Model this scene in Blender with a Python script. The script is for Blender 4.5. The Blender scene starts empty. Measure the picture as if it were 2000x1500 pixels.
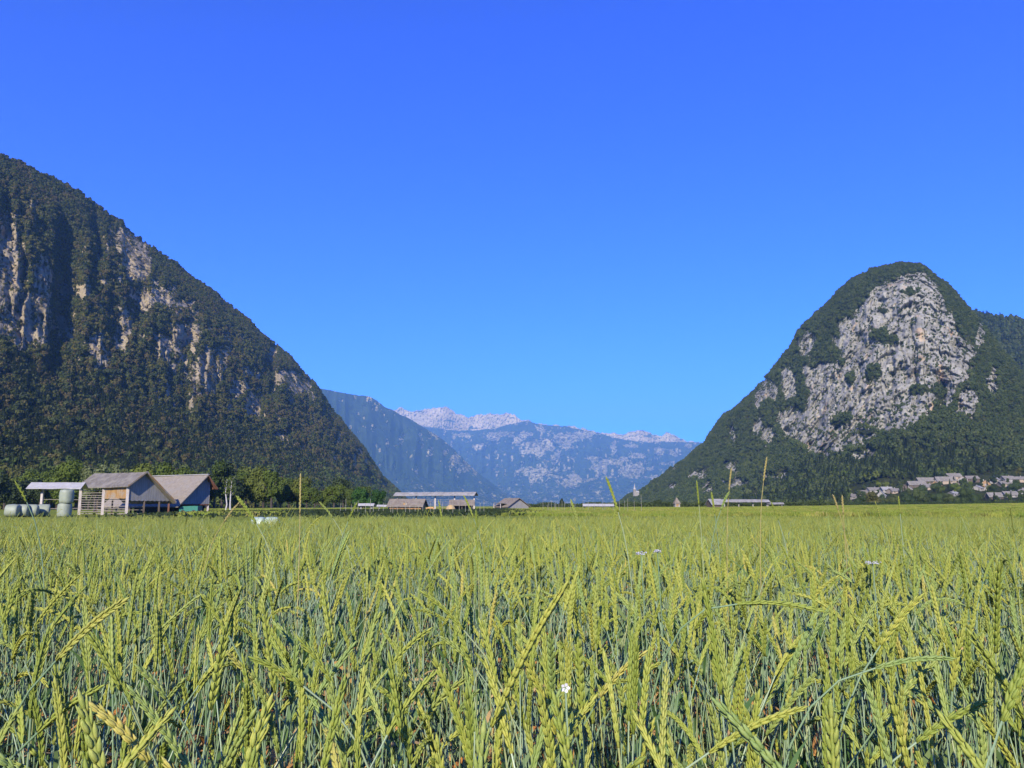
import bpy, math, random
import numpy as np
from mathutils import Vector, Matrix
from mathutils.bvhtree import BVHTree
R = math.radians
random.seed(7); rng = np.random.default_rng(7)
sc = bpy.context.scene
col = sc.collection

# ------------------------------------------------------------------ camera, sky, sun, exposure
CZ = 1.27                                   # eye height
FPX = 1600.0                                # focal length in photograph pixels (2000 wide)
PITCH = math.atan(238.0 / FPX)
cd = bpy.data.cameras.new('camera'); cam = bpy.data.objects.new('camera', cd); col.objects.link(cam)
cam.location = (0, 0, CZ); cam.rotation_euler = (R(90) + PITCH, 0, 0)
cd.sensor_width = 36; cd.lens = 36 * FPX / 2000; cd.clip_start = .05; cd.clip_end = 40000
sc.camera = cam
SUN_EL = R(27); SUN_AZ = R(180 + 12)        # azimuth clockwise from +Y (view direction): behind, to the left
sun_to = Vector((math.sin(SUN_AZ) * math.cos(SUN_EL), math.cos(SUN_AZ) * math.cos(SUN_EL), math.sin(SUN_EL)))
w = bpy.data.worlds.new('World'); sc.world = w; w.use_nodes = True
nt = w.node_tree; nt.nodes.clear()
sky = nt.nodes.new('ShaderNodeTexSky'); sky.sky_type = 'NISHITA'; sky.sun_disc = False
sky.sun_elevation = SUN_EL; sky.sun_rotation = SUN_AZ; sky.air_density = 1.0; sky.dust_density = 0.25; sky.ozone_density = 3.0
mul = nt.nodes.new('ShaderNodeMix'); mul.data_type = 'RGBA'; mul.blend_type = 'MULTIPLY'; mul.inputs['Factor'].default_value = 1
mul.inputs['B'].default_value = (0.02, 0.22, 0.96, 1)
bg = nt.nodes.new('ShaderNodeBackground'); bg.inputs['Strength'].default_value = .078
wo = nt.nodes.new('ShaderNodeOutputWorld')
gm = nt.nodes.new('ShaderNodeGamma'); gm.inputs[1].default_value = 1.5
nt.links.new(sky.outputs[0], gm.inputs[0]); nt.links.new(gm.outputs[0], mul.inputs['A']); nt.links.new(mul.outputs['Result'], bg.inputs[0]); nt.links.new(bg.outputs[0], wo.inputs[0])
sl = bpy.data.lights.new('sun', 'SUN'); sl.energy = 5.0; sl.angle = R(.5); sl.color = (1, .90, .74)
so = bpy.data.objects.new('sun', sl); col.objects.link(so)
so.rotation_euler = sun_to.to_track_quat('Z', 'Y').to_euler(); so.location = (0, -20, 40)
sc.view_settings.view_transform = 'Standard'; sc.view_settings.look = 'None'
sc.view_settings.exposure = 1.0; sc.view_settings.gamma = 1
sc.render.engine = 'CYCLES'
cy = sc.cycles
cy.max_bounces = 6; cy.diffuse_bounces = 3; cy.glossy_bounces = 2; cy.transmission_bounces = 4; cy.volume_bounces = 1
cy.transparent_max_bounces = 8; cy.use_denoising = True; cy.caustics_reflective = False; cy.caustics_refractive = False

# ------------------------------------------------------------------ helpers
def ray(px, py):
    """direction of a photograph pixel, normalised so that y (depth) = 1"""
    x = (px - 1000) / FPX; y = (750 - py) / FPX
    c, s = math.cos(PITCH), math.sin(PITCH)
    d = (x, c - y * s, s + y * c)
    return np.array((d[0] / d[1], 1.0, d[2] / d[1]))
def at(px, py, Y):
    d = ray(px, py); return Vector((d[0] * Y, Y, CZ + d[2] * Y))
def polar(px, py):
    d = ray(px, py); h = math.hypot(d[0], 1); return math.atan2(d[0], 1), d[2] / h
def project(x, y, z):
    c, s = math.cos(PITCH), math.sin(PITCH)
    zz = z - CZ
    f = y * c + zz * s; u = -y * s + zz * c
    return 1000 + FPX * x / f, 750 - FPX * u / f
def vnoise(x, y, z=0.0, seed=0):
    x = np.asarray(x, float); y = np.asarray(y, float); z = np.zeros_like(x) + z
    xi = np.floor(x).astype(np.int64); yi = np.floor(y).astype(np.int64); zi = np.floor(z).astype(np.int64)
    fx = x - xi; fy = y - yi; fz = z - zi
    fx = fx*fx*fx*(fx*(fx*6-15)+10); fy = fy*fy*fy*(fy*(fy*6-15)+10); fz = fz*fz*fz*(fz*(fz*6-15)+10)
    def h(a, b, c):
        n = (a * 73856093) ^ (b * 19349663) ^ (c * 83492791) ^ (seed * 2654435761)
        n = n & 0xffffffff; n = ((n >> 13) ^ n) * 1274126177 & 0xffffffff; n = ((n >> 16) ^ n) * 2246822519 & 0xffffffff
        n = (n >> 15) ^ n
        return (n & 0xffff) / 32767.5 - 1
    r = 0
    for a in (0, 1):
        for b in (0, 1):
            for c in (0, 1):
                wgt = (fx if a else 1-fx) * (fy if b else 1-fy) * (fz if c else 1-fz)
                r = r + wgt * h(xi+a, yi+b, zi+c)
    return r
def fbm(x, y, z=0.0, oct=4, seed=0, gain=.5):
    r = 0; a = 1; t = 0
    for i in range(oct):
        r = r + a * vnoise(x * 2**i, y * 2**i, np.asarray(z) * 2.0**i, seed + i * 17); t += a; a *= gain
    return r / t
def smooth(a, b, x):
    t = np.clip((x - a) / (b - a), 0, 1); return t * t * (3 - 2 * t)

def tag(o, label=None, cat=None, group=None, kind=None):
    if label: o['label'] = label
    if cat: o['category'] = cat
    if group: o['group'] = group
    if kind: o['kind'] = kind
    return o
def empty(name, loc=(0, 0, 0), rz=0, label=None, cat=None, group=None):
    o = bpy.data.objects.new(name, None); col.objects.link(o); o.location = loc; o.rotation_euler = (0, 0, rz)
    o.empty_display_size = .3
    return tag(o, label, cat, group)

class MB:
    def __init__(s): s.v = []; s.f = []; s.m = []; s.M = Matrix.Identity(4)
    def add(s, vs, fs, mi=0):
        n = len(s.v)
        for v in vs: s.v.append(tuple(s.M @ Vector(v)))
        for f in fs: s.f.append(tuple(i + n for i in f)); s.m.append(mi)
        return s
    def box(s, c, d, mi=0, rot=None):
        x, y, z = (q / 2 for q in d)
        vs = [Vector((i * x, j * y, k * z)) for k in (-1, 1) for j in (-1, 1) for i in (-1, 1)]
        if rot is not None: vs = [rot @ v for v in vs]
        vs = [v + Vector(c) for v in vs]
        return s.add(vs, [(0,2,3,1),(4,5,7,6),(0,1,5,4),(2,6,7,3),(1,3,7,5),(0,4,6,2)], mi)
    def bar(s, a, b, wd, hd=None, mi=0, up=(0, 0, 1)):
        """a beam of rectangular section from a to b"""
        a = Vector(a); b = Vector(b); d = b - a; L = d.length; d = d / L
        u = Vector(up)
        if abs(d.dot(u)) > .95: u = Vector((1, 0, 0))
        x = d.cross(u).normalized(); y = x.cross(d)
        rot = Matrix((x, d, y)).transposed()
        return s.box((a + b) / 2, (wd, L, hd or wd), mi, rot)
    def tube(s, pts, rad, n=6, mi=0, cap=True):
        pts = [Vector(p) for p in pts]
        if not hasattr(rad, '__len__'): rad = [rad] * len(pts)
        vs = []; fs = []; ref = Vector((.31, .77, .55))
        for i, p in enumerate(pts):
            t = (pts[min(i+1, len(pts)-1)] - pts[max(i-1, 0)]).normalized()
            a = t.cross(ref).normalized(); b = t.cross(a)
            for k in range(n):
                q = 2 * math.pi * k / n; vs.append(p + (a * math.cos(q) + b * math.sin(q)) * rad[i])
        for i in range(len(pts) - 1):
            for k in range(n):
                k2 = (k + 1) % n
                fs.append((i*n+k, i*n+k2, (i+1)*n+k2, (i+1)*n+k))
        if cap: fs.append(tuple(range(n))[::-1]); fs.append(tuple((len(pts)-1)*n + k for k in range(n)))
        return s.add(vs, fs, mi)
    def prism(s, poly, off, mi=0):
        """polygon (list of 3d points) extruded by vector off"""
        off = Vector(off); n = len(poly); vs = [Vector(p) for p in poly] + [Vector(p) + off for p in poly]
        fs = [tuple(range(n))[::-1], tuple(range(n, 2*n))] + [(i, (i+1) % n, n + (i+1) % n, n + i) for i in range(n)]
        return s.add(vs, fs, mi)
    def lathe(s, prof, n=20, mi=0, c=(0, 0, 0)):
        vs = []; fs = []
        for r_, z in prof:
            for k in range(n):
                q = 2 * math.pi * k / n; vs.append((c[0] + r_ * math.cos(q), c[1] + r_ * math.sin(q), c[2] + z))
        m = len(prof)
        for i in range(m - 1):
            for k in range(n):
                k2 = (k + 1) % n; fs.append((i*n+k, i*n+k2, (i+1)*n+k2, (i+1)*n+k))
        fs.append(tuple(range(n))[::-1]); fs.append(tuple((m-1)*n + k for k in range(n)))
        return s.add(vs, fs, mi)
    def mesh(s, name, mats, smooth_=False):
        me = bpy.data.meshes.new(name); me.from_pydata(s.v, [], s.f)
        for m in (mats if isinstance(mats, (list, tuple)) else [mats]): me.materials.append(m)
        me.polygons.foreach_set('material_index', s.m)
        if smooth_: me.polygons.foreach_set('use_smooth', [True] * len(me.polygons))
        me.update(); return me
    def build(s, name, mats, parent=None, smooth_=False, link=True):
        o = bpy.data.objects.new(name, s.mesh(name, mats, smooth_))
        if link: col.objects.link(o)
        if parent is not None: o.parent = parent
        return o

# ------------------------------------------------------------------ materials
def new_mat(name):
    m = bpy.data.materials.new(name); m.use_nodes = True; t = m.node_tree
    return m, t, t.nodes['Principled BSDF']
def N(t, typ, **kw):
    n = t.nodes.new(typ)
    for k, v in kw.items():
        if k in n.inputs: n.inputs[k].default_value = v
        else: setattr(n, k, v)
    return n
def ramp(t, fac, stops, interp='LINEAR'):
    r = t.nodes.new('ShaderNodeValToRGB'); r.color_ramp.interpolation = interp
    e = r.color_ramp.elements
    while len(e) > 1: e.remove(e[-1])
    e[0].position = stops[0][0]; e[0].color = (*stops[0][1], 1)
    for p, c in stops[1:]:
        q = e.new(p); q.color = (*c, 1)
    t.links.new(fac, r.inputs[0]); return r.outputs[0]
def mix(t, fac, a, b, bt='MIX'):
    m = t.nodes.new('ShaderNodeMix'); m.data_type = 'RGBA'; m.blend_type = bt
    for s_, v in (('Factor', fac), ('A', a), ('B', b)):
        if hasattr(v, 'is_linked') or hasattr(v, 'links'): t.links.new(v, m.inputs[s_])
        elif isinstance(v, (int, float)): m.inputs[s_].default_value = v
        else: m.inputs[s_].default_value = (*v, 1)
    return m.outputs['Result']
def noise(t, scale, detail=4, rough=.6, vec=None, mapping=None):
    n = N(t, 'ShaderNodeTexNoise'); n.inputs['Scale'].default_value = scale; n.inputs['Detail'].default_value = detail; n.inputs['Roughness'].default_value = rough
    if vec is None:
        vec = t.nodes.new('ShaderNodeTexCoord').outputs['Object']
    if mapping:
        mp = t.nodes.new('ShaderNodeMapping'); mp.inputs['Scale'].default_value = mapping; t.links.new(vec, mp.inputs[0]); vec = mp.outputs[0]
    t.links.new(vec, n.inputs['Vector']); return n.outputs['Fac']
def bump(t, h, bs, strength, dist):
    b = t.nodes.new('ShaderNodeBump'); b.inputs['Strength'].default_value = strength; b.inputs['Distance'].default_value = dist
    t.links.new(h, b.inputs['Height']); t.links.new(b.outputs[0], bs.inputs['Normal'])

def leafy(name, stops, rough=.6, trans=.25, nscale=None):
    """per-plant colour variation, thin translucency"""
    m, t, bs = new_mat(name)
    oi = t.nodes.new('ShaderNodeObjectInfo')
    c = ramp(t, oi.outputs['Random'], stops)
    if nscale:
        c = mix(t, noise(t, nscale, 2), c, [q * 1.5 for q in stops[-1][1]], 'MIX') if False else mix(t, .55, c, ramp(t, noise(t, nscale, 2), [(.3, (.55, .55, .55)), (.7, (1.5, 1.45, 1.3))]), 'MULTIPLY')
    t.links.new(c, bs.inputs['Base Color']); bs.inputs['Roughness'].default_value = rough
    bs.inputs['Specular IOR Level'].default_value = .3
    if trans:
        tr = t.nodes.new('ShaderNodeBsdfTranslucent'); t.links.new(c, tr.inputs[0])
        ms = t.nodes.new('ShaderNodeMixShader'); ms.inputs[0].default_value = trans
        out = t.nodes['Material Output']
        t.links.new(bs.outputs[0], ms.inputs[1]); t.links.new(tr.outputs[0], ms.inputs[2]); t.links.new(ms.outputs[0], out.inputs[0])
    return m
M = {}
M['ear'] = leafy('wheat_ear_green', [(0, (.21, .265, .040)), (.35, (.285, .33, .056)), (.6, (.35, .365, .062)), (.85, (.225, .31, .085)), (.97, (.30, .345, .07)), (1, (.43, .38, .085))], .5, .12)
t_ = M['ear'].node_tree; b_ = t_.nodes['Principled BSDF']; src = b_.inputs['Base Color'].links[0].from_socket
cc_ = mix(t_, 1.0, src, ramp(t_, noise(t_, 160, 3, .7), [(.3, (.66, .74, .6)), (.5, (1, 1, 1)), (.72, (1.3, 1.15, 1.2))]), 'MULTIPLY'); t_.links.new(cc_, b_.inputs['Base Color']); b_.inputs['Roughness'].default_value = .62
bump(t_, noise(t_, 420, 2, .6, mapping=(1, 1, .25)), b_, .5, .0006)
M['stem'] = leafy('wheat_stem_glaucous', [(0, (.14, .22, .10)), (.4, (.20, .285, .15)), (.75, (.26, .34, .20)), (1, (.33, .34, .11))], .42, 0)
M['leaf'] = leafy('wheat_leaf_green', [(0, (.06, .13, .035)), (.6, (.11, .19, .06)), (1, (.18, .24, .07))], .45, .3)
M['dry'] = leafy('dry_leaf_straw', [(0, (.50, .19, .035)), (.5, (.52, .30, .09)), (1, (.52, .38, .18))], .7, .25)
M['awn'] = leafy('ripe_ear_straw', [(0, (.36, .31, .10)), (1, (.42, .35, .13))], .6, .15)

def wood(name, a, b, scale=1.0, stretch=(6, 6, .5), boards=None, bstr=.4, c3=None):
    m, t, bs = new_mat(name)
    n1 = noise(t, 1.4 * scale, 5, .65, mapping=stretch)
    c = ramp(t, n1, [(.3, a), (.7, b)])
    if c3: c = mix(t, ramp(t, noise(t, .55 * scale, 3), [(.45, (0, 0, 0)), (.65, (1, 1, 1))]), c, c3)
    t.links.new(c, bs.inputs['Base Color']); bs.inputs['Roughness'].default_value = .8
    bump(t, n1, bs, bstr, .02); return m
M['board_grey'] = wood('weathered_grey_boards', (.17, .165, .15), (.30, .29, .26))
M['board_warm'] = wood('warm_brown_boards', (0.216, 0.101, 0.0288), (0.36, 0.238, 0.0936), c3=(0.259, 0.238, 0.194))
M['board_orange'] = wood('orange_new_boards', (0.446, 0.216, 0.072), (0.576, 0.324, 0.13))
M['post'] = wood('pale_concrete_post', (0.346, 0.302, 0.259), (0.49, 0.446, 0.396), stretch=(3, 3, 2))
M['rail'] = wood('grey_hay_rail', (0.173, 0.151, 0.122), (0.302, 0.266, 0.216), stretch=(1, 1, 4))
M['stake'] = wood('pale_bean_pole', (.20, .19, .14), (.32, .30, .23))
M['dark_wood'] = wood('dark_old_wood', (.06, .045, .03), (.12, .09, .06))
M['tile_dark'] = wood('dark_grey_shingles', (.085, .074, .055), (.185, .165, .13), scale=1.3, stretch=(1.5, 1.5, 1.5), c3=(.20, .18, .14))
M['tile_tan'] = wood('tan_grey_fibre_roofing', (.165, .14, .10), (.265, .23, .175), scale=1.2, stretch=(1.5, 1.5, 1.5), c3=(.21, .19, .155))
M['metal_pale'] = wood('pale_sheet_roofing', (.27, .265, .25), (.38, .37, .35), stretch=(1, 1, 1), bstr=.1)
M['roof_mix'] = wood('grey_patched_roofing', (.15, .145, .13), (.30, .29, .265), scale=.6, stretch=(1, 1, 1))
M['roof_brown'] = wood('brown_shingles', (.125, .10, .07), (.235, .20, .145), stretch=(1, 1, 1))
M['roof_village'] = wood('village_grey_roofing', (.12, .108, .085), (.22, .20, .16), scale=.5, stretch=(1, 1, 1))
M['roof_pale'] = wood('village_pale_roofing', (.20, .195, .17), (.31, .30, .27), scale=.5, stretch=(1, 1, 1))
M['roof_red'] = wood('rust_red_roofing', (0.158, 0.0648, 0.036), (0.245, 0.115, 0.072), scale=.5, stretch=(1, 1, 1))
M['plaster'] = wood('white_plaster', (.21, .195, .165), (.32, .30, .255), scale=.4, stretch=(1, 1, 1), bstr=.1)
M['plaster_cream'] = wood('cream_plaster', (.27, .21, .14), (.36, .29, .20), scale=.4, stretch=(1, 1, 1), bstr=.1)
def plain(name, c, rough=.5, metal=0):
    m, t, bs = new_mat(name)
    n1 = noise(t, 3, 3); cc = ramp(t, n1, [(.3, [q * .85 for q in c]), (.7, c)])
    t.links.new(cc, bs.inputs['Base Color']); bs.inputs['Roughness'].default_value = rough; bs.inputs['Metallic'].default_value = metal
    return m
M['wrap'] = plain('pale_green_bale_film', (.25, .28, .20), .6)
M['wrap_white'] = plain('white_green_film', (.34, .42, .32), .4)
M['tarp'] = plain('teal_tarpaulin', (.012, .15, .10), .4)
M['rust'] = plain('rusty_metal', (.16, .07, .035), .8)
M['tyre'] = plain('black_rubber', (.03, .03, .03), .8)
M['glass'] = plain('dark_window_glass', (.04, .05, .06), .15)
M['hay'] = plain('straw_hay', (0.432, 0.302, 0.13), .9)
M['petal'] = plain('white_petal', (0.612, 0.605, 0.619), .6)
M['birch'] = wood('white_birch_bark', (0.288, 0.274, 0.245), (0.54, 0.518, 0.475), stretch=(1, 1, 6))
M['bark'] = wood('brown_bark', (.03, .022, .015), (.07, .055, .04), stretch=(3, 3, .6))

def ground_mat():
    m, t, bs = new_mat('meadow_grass')
    g = t.nodes.new('ShaderNodeNewGeometry').outputs['Position']
    c1 = ramp(t, noise(t, .03, 5, .65, vec=g), [(.3, (.12, .165, .018)), (.5, (.19, .225, .03)), (.7, (.26, .25, .045))])
    c2 = ramp(t, noise(t, .9, 4, .7, vec=g), [(.3, (.6, .65, .55)), (.7, (1.35, 1.3, 1.2))])
    c = mix(t, .8, c1, c2, 'MULTIPLY')
    br = ramp(t, noise(t, .05, 3, .6, vec=g, mapping=(1, 3, 1)), [(.66, (0, 0, 0)), (.74, (1, 1, 1))])
    c = mix(t, mix(t, .5, (0, 0, 0), br), c, (.26, .19, .09))
    sp = t.nodes.new('ShaderNodeVectorMath'); sp.operation = 'LENGTH'; t.links.new(g, sp.inputs[0])
    mr = t.nodes.new('ShaderNodeMapRange'); mr.inputs['From Min'].default_value = 26; mr.inputs['From Max'].default_value = 22
    t.links.new(sp.outputs['Value'], mr.inputs['Value'])
    soil = ramp(t, noise(t, 9, 5, .7, vec=g), [(.3, (.05, .028, .014)), (.7, (.20, .11, .05))])
    c = mix(t, mr.outputs[0], c, soil)
    t.links.new(c, bs.inputs['Base Color']); bs.inputs['Roughness'].default_value = .9; bs.inputs['Specular IOR Level'].default_value = .1
    bump(t, noise(t, 2.2, 6, .7, vec=g), bs, .8, .3)
    return m
M['ground'] = ground_mat()
def mountain_mat(name, under, rock_a, rock_b, sc_=1.0, stain=None, bstr=1.0, bdist=4.0, spk=.75):
    m, t, bs = new_mat(name)
    g = t.nodes.new('ShaderNodeNewGeometry').outputs['Position']
    at_ = t.nodes.new('ShaderNodeAttribute'); at_.attribute_name = 'rock'
    n_f = noise(t, .12 * sc_, 7, .7, vec=g)
    n_m = noise(t, .02 * sc_, 5, .6, vec=g, mapping=(1, 1, .45))
    rk = ramp(t, n_m, [(.34, rock_a), (.52, rock_b), (.62, [q * .8 for q in rock_b])])
    rk = mix(t, spk, rk, ramp(t, n_f, [(.32, (.5, .5, .52)), (.5, (1, 1, 1)), (.7, (1.25, 1.22, 1.18))]), 'MULTIPLY')
    if stain:
        sf = ramp(t, noise(t, .03 * sc_, 3, .5, vec=g, mapping=(1.6, 1.6, .4)), [(.62, (0, 0, 0)), (.72, (1, 1, 1))])
        rk = mix(t, mix(t, .6, (0, 0, 0), sf), rk, stain)
    ug = ramp(t, noise(t, .05 * sc_, 6, .7, vec=g), [(.3, under[0]), (.5, under[1]), (.7, under[2])])
    # soft threshold of the rock attribute broken up by noise
    ad = t.nodes.new('ShaderNodeMath'); ad.operation = 'MULTIPLY_ADD'
    t.links.new(n_f, ad.inputs[0]); ad.inputs[1].default_value = .9; t.links.new(at_.outputs['Fac'], ad.inputs[2])
    msk = ramp(t, ad.outputs[0], [(.90, (0, 0, 0)), (.98 if sc_ > .5 else 1.12, (1, 1, 1))])
    c = mix(t, msk, ug, rk)
    t.links.new(c, bs.inputs['Base Color']); bs.inputs['Roughness'].default_value = .95; bs.inputs['Specular IOR Level'].default_value = .05
    bump(t, n_f, bs, bstr, bdist)
    return m
GRN = [(.020, .026, .008), (.035, .042, .012), (.06, .062, .02)]
M['mt_left'] = mountain_mat('left_mountain_rock_and_soil', GRN, (.15, .125, .072), (.345, .29, .185), 1.0, (.42, .30, .17))
M['mt_right'] = mountain_mat('right_mountain_rock_and_soil', GRN, (.18, .175, .145), (.335, .325, .27), 1.0, (.55, .36, .18))
FAR = [(.012, .022, .012), (.020, .034, .018), (.035, .048, .026)]
M['mt_far'] = mountain_mat('far_forested_slope', FAR, (.24, .20, .11), (.37, .32, .19), .12, None, .8, 22, .5)
M['mt_pale'] = mountain_mat('far_pale_limestone', FAR, (.27, .21, .10), (.44, .355, .20), .12, None, .6, 24, .55)

# ------------------------------------------------------------------ ground
def azpx(px): return math.atan2((px - 1000) / FPX / math.cos(PITCH), 1)   # horizon azimuth of a pixel column (approx.)
def ground_z(x, y):
    x = np.asarray(x, float); y = np.asarray(y, float)
    r = np.hypot(x, y); az = np.arctan2(x, y)
    top = np.interp(az, [azpx(700), azpx(1100), azpx(1300), azpx(1600), azpx(2000), azpx(2400)], [0, .30, .45, .85, 1.75, 2.4])
    return top * smooth(120, 310, r) + .05 * vnoise(x * .02, y * .02, 0, 3) * smooth(30, 90, r)
def grid_mesh(name, P, mat, loop=False, smooth_=True, attrs=None):
    nr, nc = P.shape[:2]
    me = bpy.data.meshes.new(name); me.vertices.add(nr * nc); me.vertices.foreach_set('co', P.reshape(-1).astype(np.float32))
    i = np.arange(nr - 1)[:, None]; j = np.arange(nc if loop else nc - 1)[None, :]; j2 = (j + 1) % nc
    q = np.stack([i * nc + j + 0 * i, i * nc + j2, (i + 1) * nc + j2, (i + 1) * nc + j], -1).reshape(-1, 4)
    me.loops.add(q.size); me.loops.foreach_set('vertex_index', q.reshape(-1).astype(np.int32))
    me.polygons.add(len(q)); me.polygons.foreach_set('loop_start', np.arange(0, q.size, 4, dtype=np.int32))
    me.polygons.foreach_set('use_smooth', np.full(len(q), smooth_))
    me.materials.append(mat); me.update(calc_edges=True)
    for k, v in (attrs or {}).items():
        a = me.attributes.new(k, 'FLOAT', 'POINT'); a.data.foreach_set('value', v.reshape(-1).astype(np.float32))
    o = bpy.data.objects.new(name, me); col.objects.link(o); return o
rr = np.concatenate([[.02], np.geomspace(.5, 22500, 260)]); aa = np.linspace(0, 2 * math.pi, 361)[:-1]
RR, AA = np.meshgrid(rr, aa, indexing='ij'); GX, GY = RR * np.sin(AA), RR * np.cos(AA)
ground = grid_mesh('ground', np.stack([GX, GY, ground_z(GX, GY)], -1)[:, ::-1], M['ground'], loop=True)
tag(ground, kind='structure')

# ------------------------------------------------------------------ mountains
def make_mountain(name, sil, D, F, prof, mat, cols, rows, patches=(), polys=(), holes=(), gul=(), amp=(10, 4), rough_sil=0, back=.35, seed=1, rock_amp=6, hi=0., sil_scale=30., buttress=0, foot_drop=2, edge=14):
    nsc = 90. if D[0][1] < 4000 else 520.
    pxs = np.linspace(sil[0][0], sil[-1][0], cols)
    sp = np.array([polar(a, b) for a, b in sil])
    azs = np.interp(pxs, [s_[0] for s_ in sil], sp[:, 0])
    # smooth interpolation of the crest slope
    S = np.interp(pxs, [s_[0] for s_ in sil], sp[:, 1])
    k = max(3, int(cols / (sil[-1][0] - sil[0][0]) * min(edge, 6))); ker = np.hanning(k + 2)[1:-1]; ker /= ker.sum()
    Sp = np.convolve(np.pad(S, k, mode='edge'), ker, mode='same')[k:-k]; S = Sp
    Dc = np.interp(pxs, [d[0] for d in D], [d[1] for d in D]); Fc = np.interp(pxs, [d[0] for d in F], [d[1] for d in F])
    if rough_sil: S = S + rough_sil * fbm(pxs / sil_scale, 0 * pxs, 0, 4, seed + 50, .6)
    ts = np.concatenate([np.linspace(0, 1, rows), 1 + np.linspace(0, back, rows // 5)[1:]])
    T, AZ = np.meshgrid(ts, azs, indexing='ij'); _, PX = np.meshgrid(ts, pxs, indexing='ij')
    Sg = np.broadcast_to(S, T.shape); Dg = np.broadcast_to(Dc, T.shape); Fg = np.broadcast_to(Fc, T.shape)
    e = np.interp(T, [p[0] for p in prof], [p[1] for p in prof])
    r = Fg + (Dg - Fg) * T
    zf = ground_z(Fg * np.sin(AZ), Fg * np.cos(AZ)) - foot_drop
    s0 = (zf - CZ) / Fg
    s = s0 + (Sg - s0) * np.minimum(e, 1)
    zc = CZ + Sg * Dg
    z = np.where(T <= 1, CZ + s * r, zc - (T - 1) ** 1.3 * (Dg - Fg) * 1.1)
    x, y = r * np.sin(AZ), r * np.cos(AZ)
    px, py = project(x, y, z)
    cyl = 1 - smooth(.75, 1.0, T) * .85; low = smooth(0, .12, T)
    # rock mask
    wx = px + edge * .8 * fbm(px / 40, py / 40, 0, 4, seed + 3); wy = py + edge * .8 * fbm(px / 40, py / 40, 7.7, 4, seed + 4)
    rock = np.zeros_like(px)
    for (a, b, ra, rb) in patches:
        d = np.hypot((wx - a) / ra, (wy - b) / rb); rock = np.maximum(rock, np.clip(1.02 - .52 * d, 0, 1))
    for poly in polys:
        inside = np.zeros(px.shape, bool); n = len(poly)
        for i in range(n):
            x1, y1 = poly[i]; x2, y2 = poly[(i + 1) % n]
            c = ((y1 > wy) != (y2 > wy)) & (wx < (x2 - x1) * (wy - y1) / (y2 - y1 + 1e-9) + x1); inside ^= c
        
        dd = np.full(px.shape, 1e9)
        for i in range(n):
            x1, y1 = poly[i]; x2, y2 = poly[(i + 1) % n]; L2_ = (x2-x1)**2 + (y2-y1)**2
            tt = np.clip(((wx - x1) * (x2-x1) + (wy - y1) * (y2-y1)) / L2_, 0, 1); dd = np.minimum(dd, np.hypot(wx - x1 - tt*(x2-x1), wy - y1 - tt*(y2-y1)))
        rock = np.maximum(rock, np.where(inside, np.clip(.5 + dd * .03, 0, .92), np.clip(.5 - dd * .035, 0, .5)))
    for (a, b, ra, rb) in holes:
        d = np.hypot((wx - a) / ra, (wy - b) / rb); rock = rock - .75 * np.clip(1.3 - d, 0, 1)
    rock = np.where(rock > .12, rock + (.34 if nsc < 200 else .55) * fbm(px / (edge * .8), py / (edge * 1.0), 0, 4, seed + 5, .65), rock)
    if nsc > 200: rock = np.maximum(rock, .42 + 1.1 * (fbm(px / 7, py / 9, 0, 4, seed + 6, .6) - (.29 if name == 'far_patched_ridge' else .42)) * smooth(970, 880, py))
    rock = np.clip(np.where(T > 1, 0, rock), 0, 1)
    if name == 'left_mountain': rock = np.maximum(rock, (.50 + 1.3 * (fbm(px / 11, py / 22, 0, 3, 12, .6) - .30)) * smooth(.44, .52, T) * (1 - smooth(.78, .9, T)))
    rock = np.clip(rock, 0, 1)
    if hi: rock = np.maximum(rock, hi * (1 - .55 * smooth(.25, .5, fbm(px / 20, py / 6, 0, 3, seed + 2))))
    # radial relief
    dr = amp[0] * fbm(x / nsc, y / nsc, z / (1.8 * nsc), 5, seed + 8) * cyl * low
    if buttress: dr = dr + buttress * (np.abs(fbm(px / 38, py / 260, 0, 3, seed + 9)) * 2 - .5) * cyl * smooth(.3, .5, T)
    for (a, b, ra, rb, dep) in gul:
        dr = dr + dep * np.exp(-((wx - a) / ra) ** 2 - ((py - b) / rb) ** 4)
    rs = smooth(.15, .6, rock); q1 = fbm(x / 48, y / 48, z / 120, 3, seed + 21); q2 = fbm(x / 19, y / 19, z / 34, 3, seed + 22)
    dr = dr + rs * rock_amp * (fbm(x / 9, y / 9, z / 12, 4, seed + 20, .65) * 1.3 + 1.9 * np.abs(q1) + 1.5 * np.abs(q2) + .9 * np.sign(q2) * np.abs(q2) ** .5)
    if D[0][1] < 4000:
        for f1, f2, sd, dp in ((26, 80, 41, 9), (11, 30, 42, 5), (60, 14, 43, 4)): dr = dr + rs * dp * (1 - smooth(0, .05, np.abs(fbm(px / f1, py / f2, 0, 3, seed + sd))))
    dz = amp[1] * fbm(x / nsc * 2, y / nsc * 2, 0, 4, seed + 30) * cyl * low
    r2 = r + dr; x, y = r2 * np.sin(AZ), r2 * np.cos(AZ)
    z = CZ + (z - CZ) * np.where(T <= 1, r2 / r, 1) + dz     # keep the slope seen from the valley
    P = np.stack([x, y, z], -1)
    o = grid_mesh(name, P, mat, attrs={'rock': rock}); tag(o, kind='structure')
    return o, P, rock, px, py, T

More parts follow.
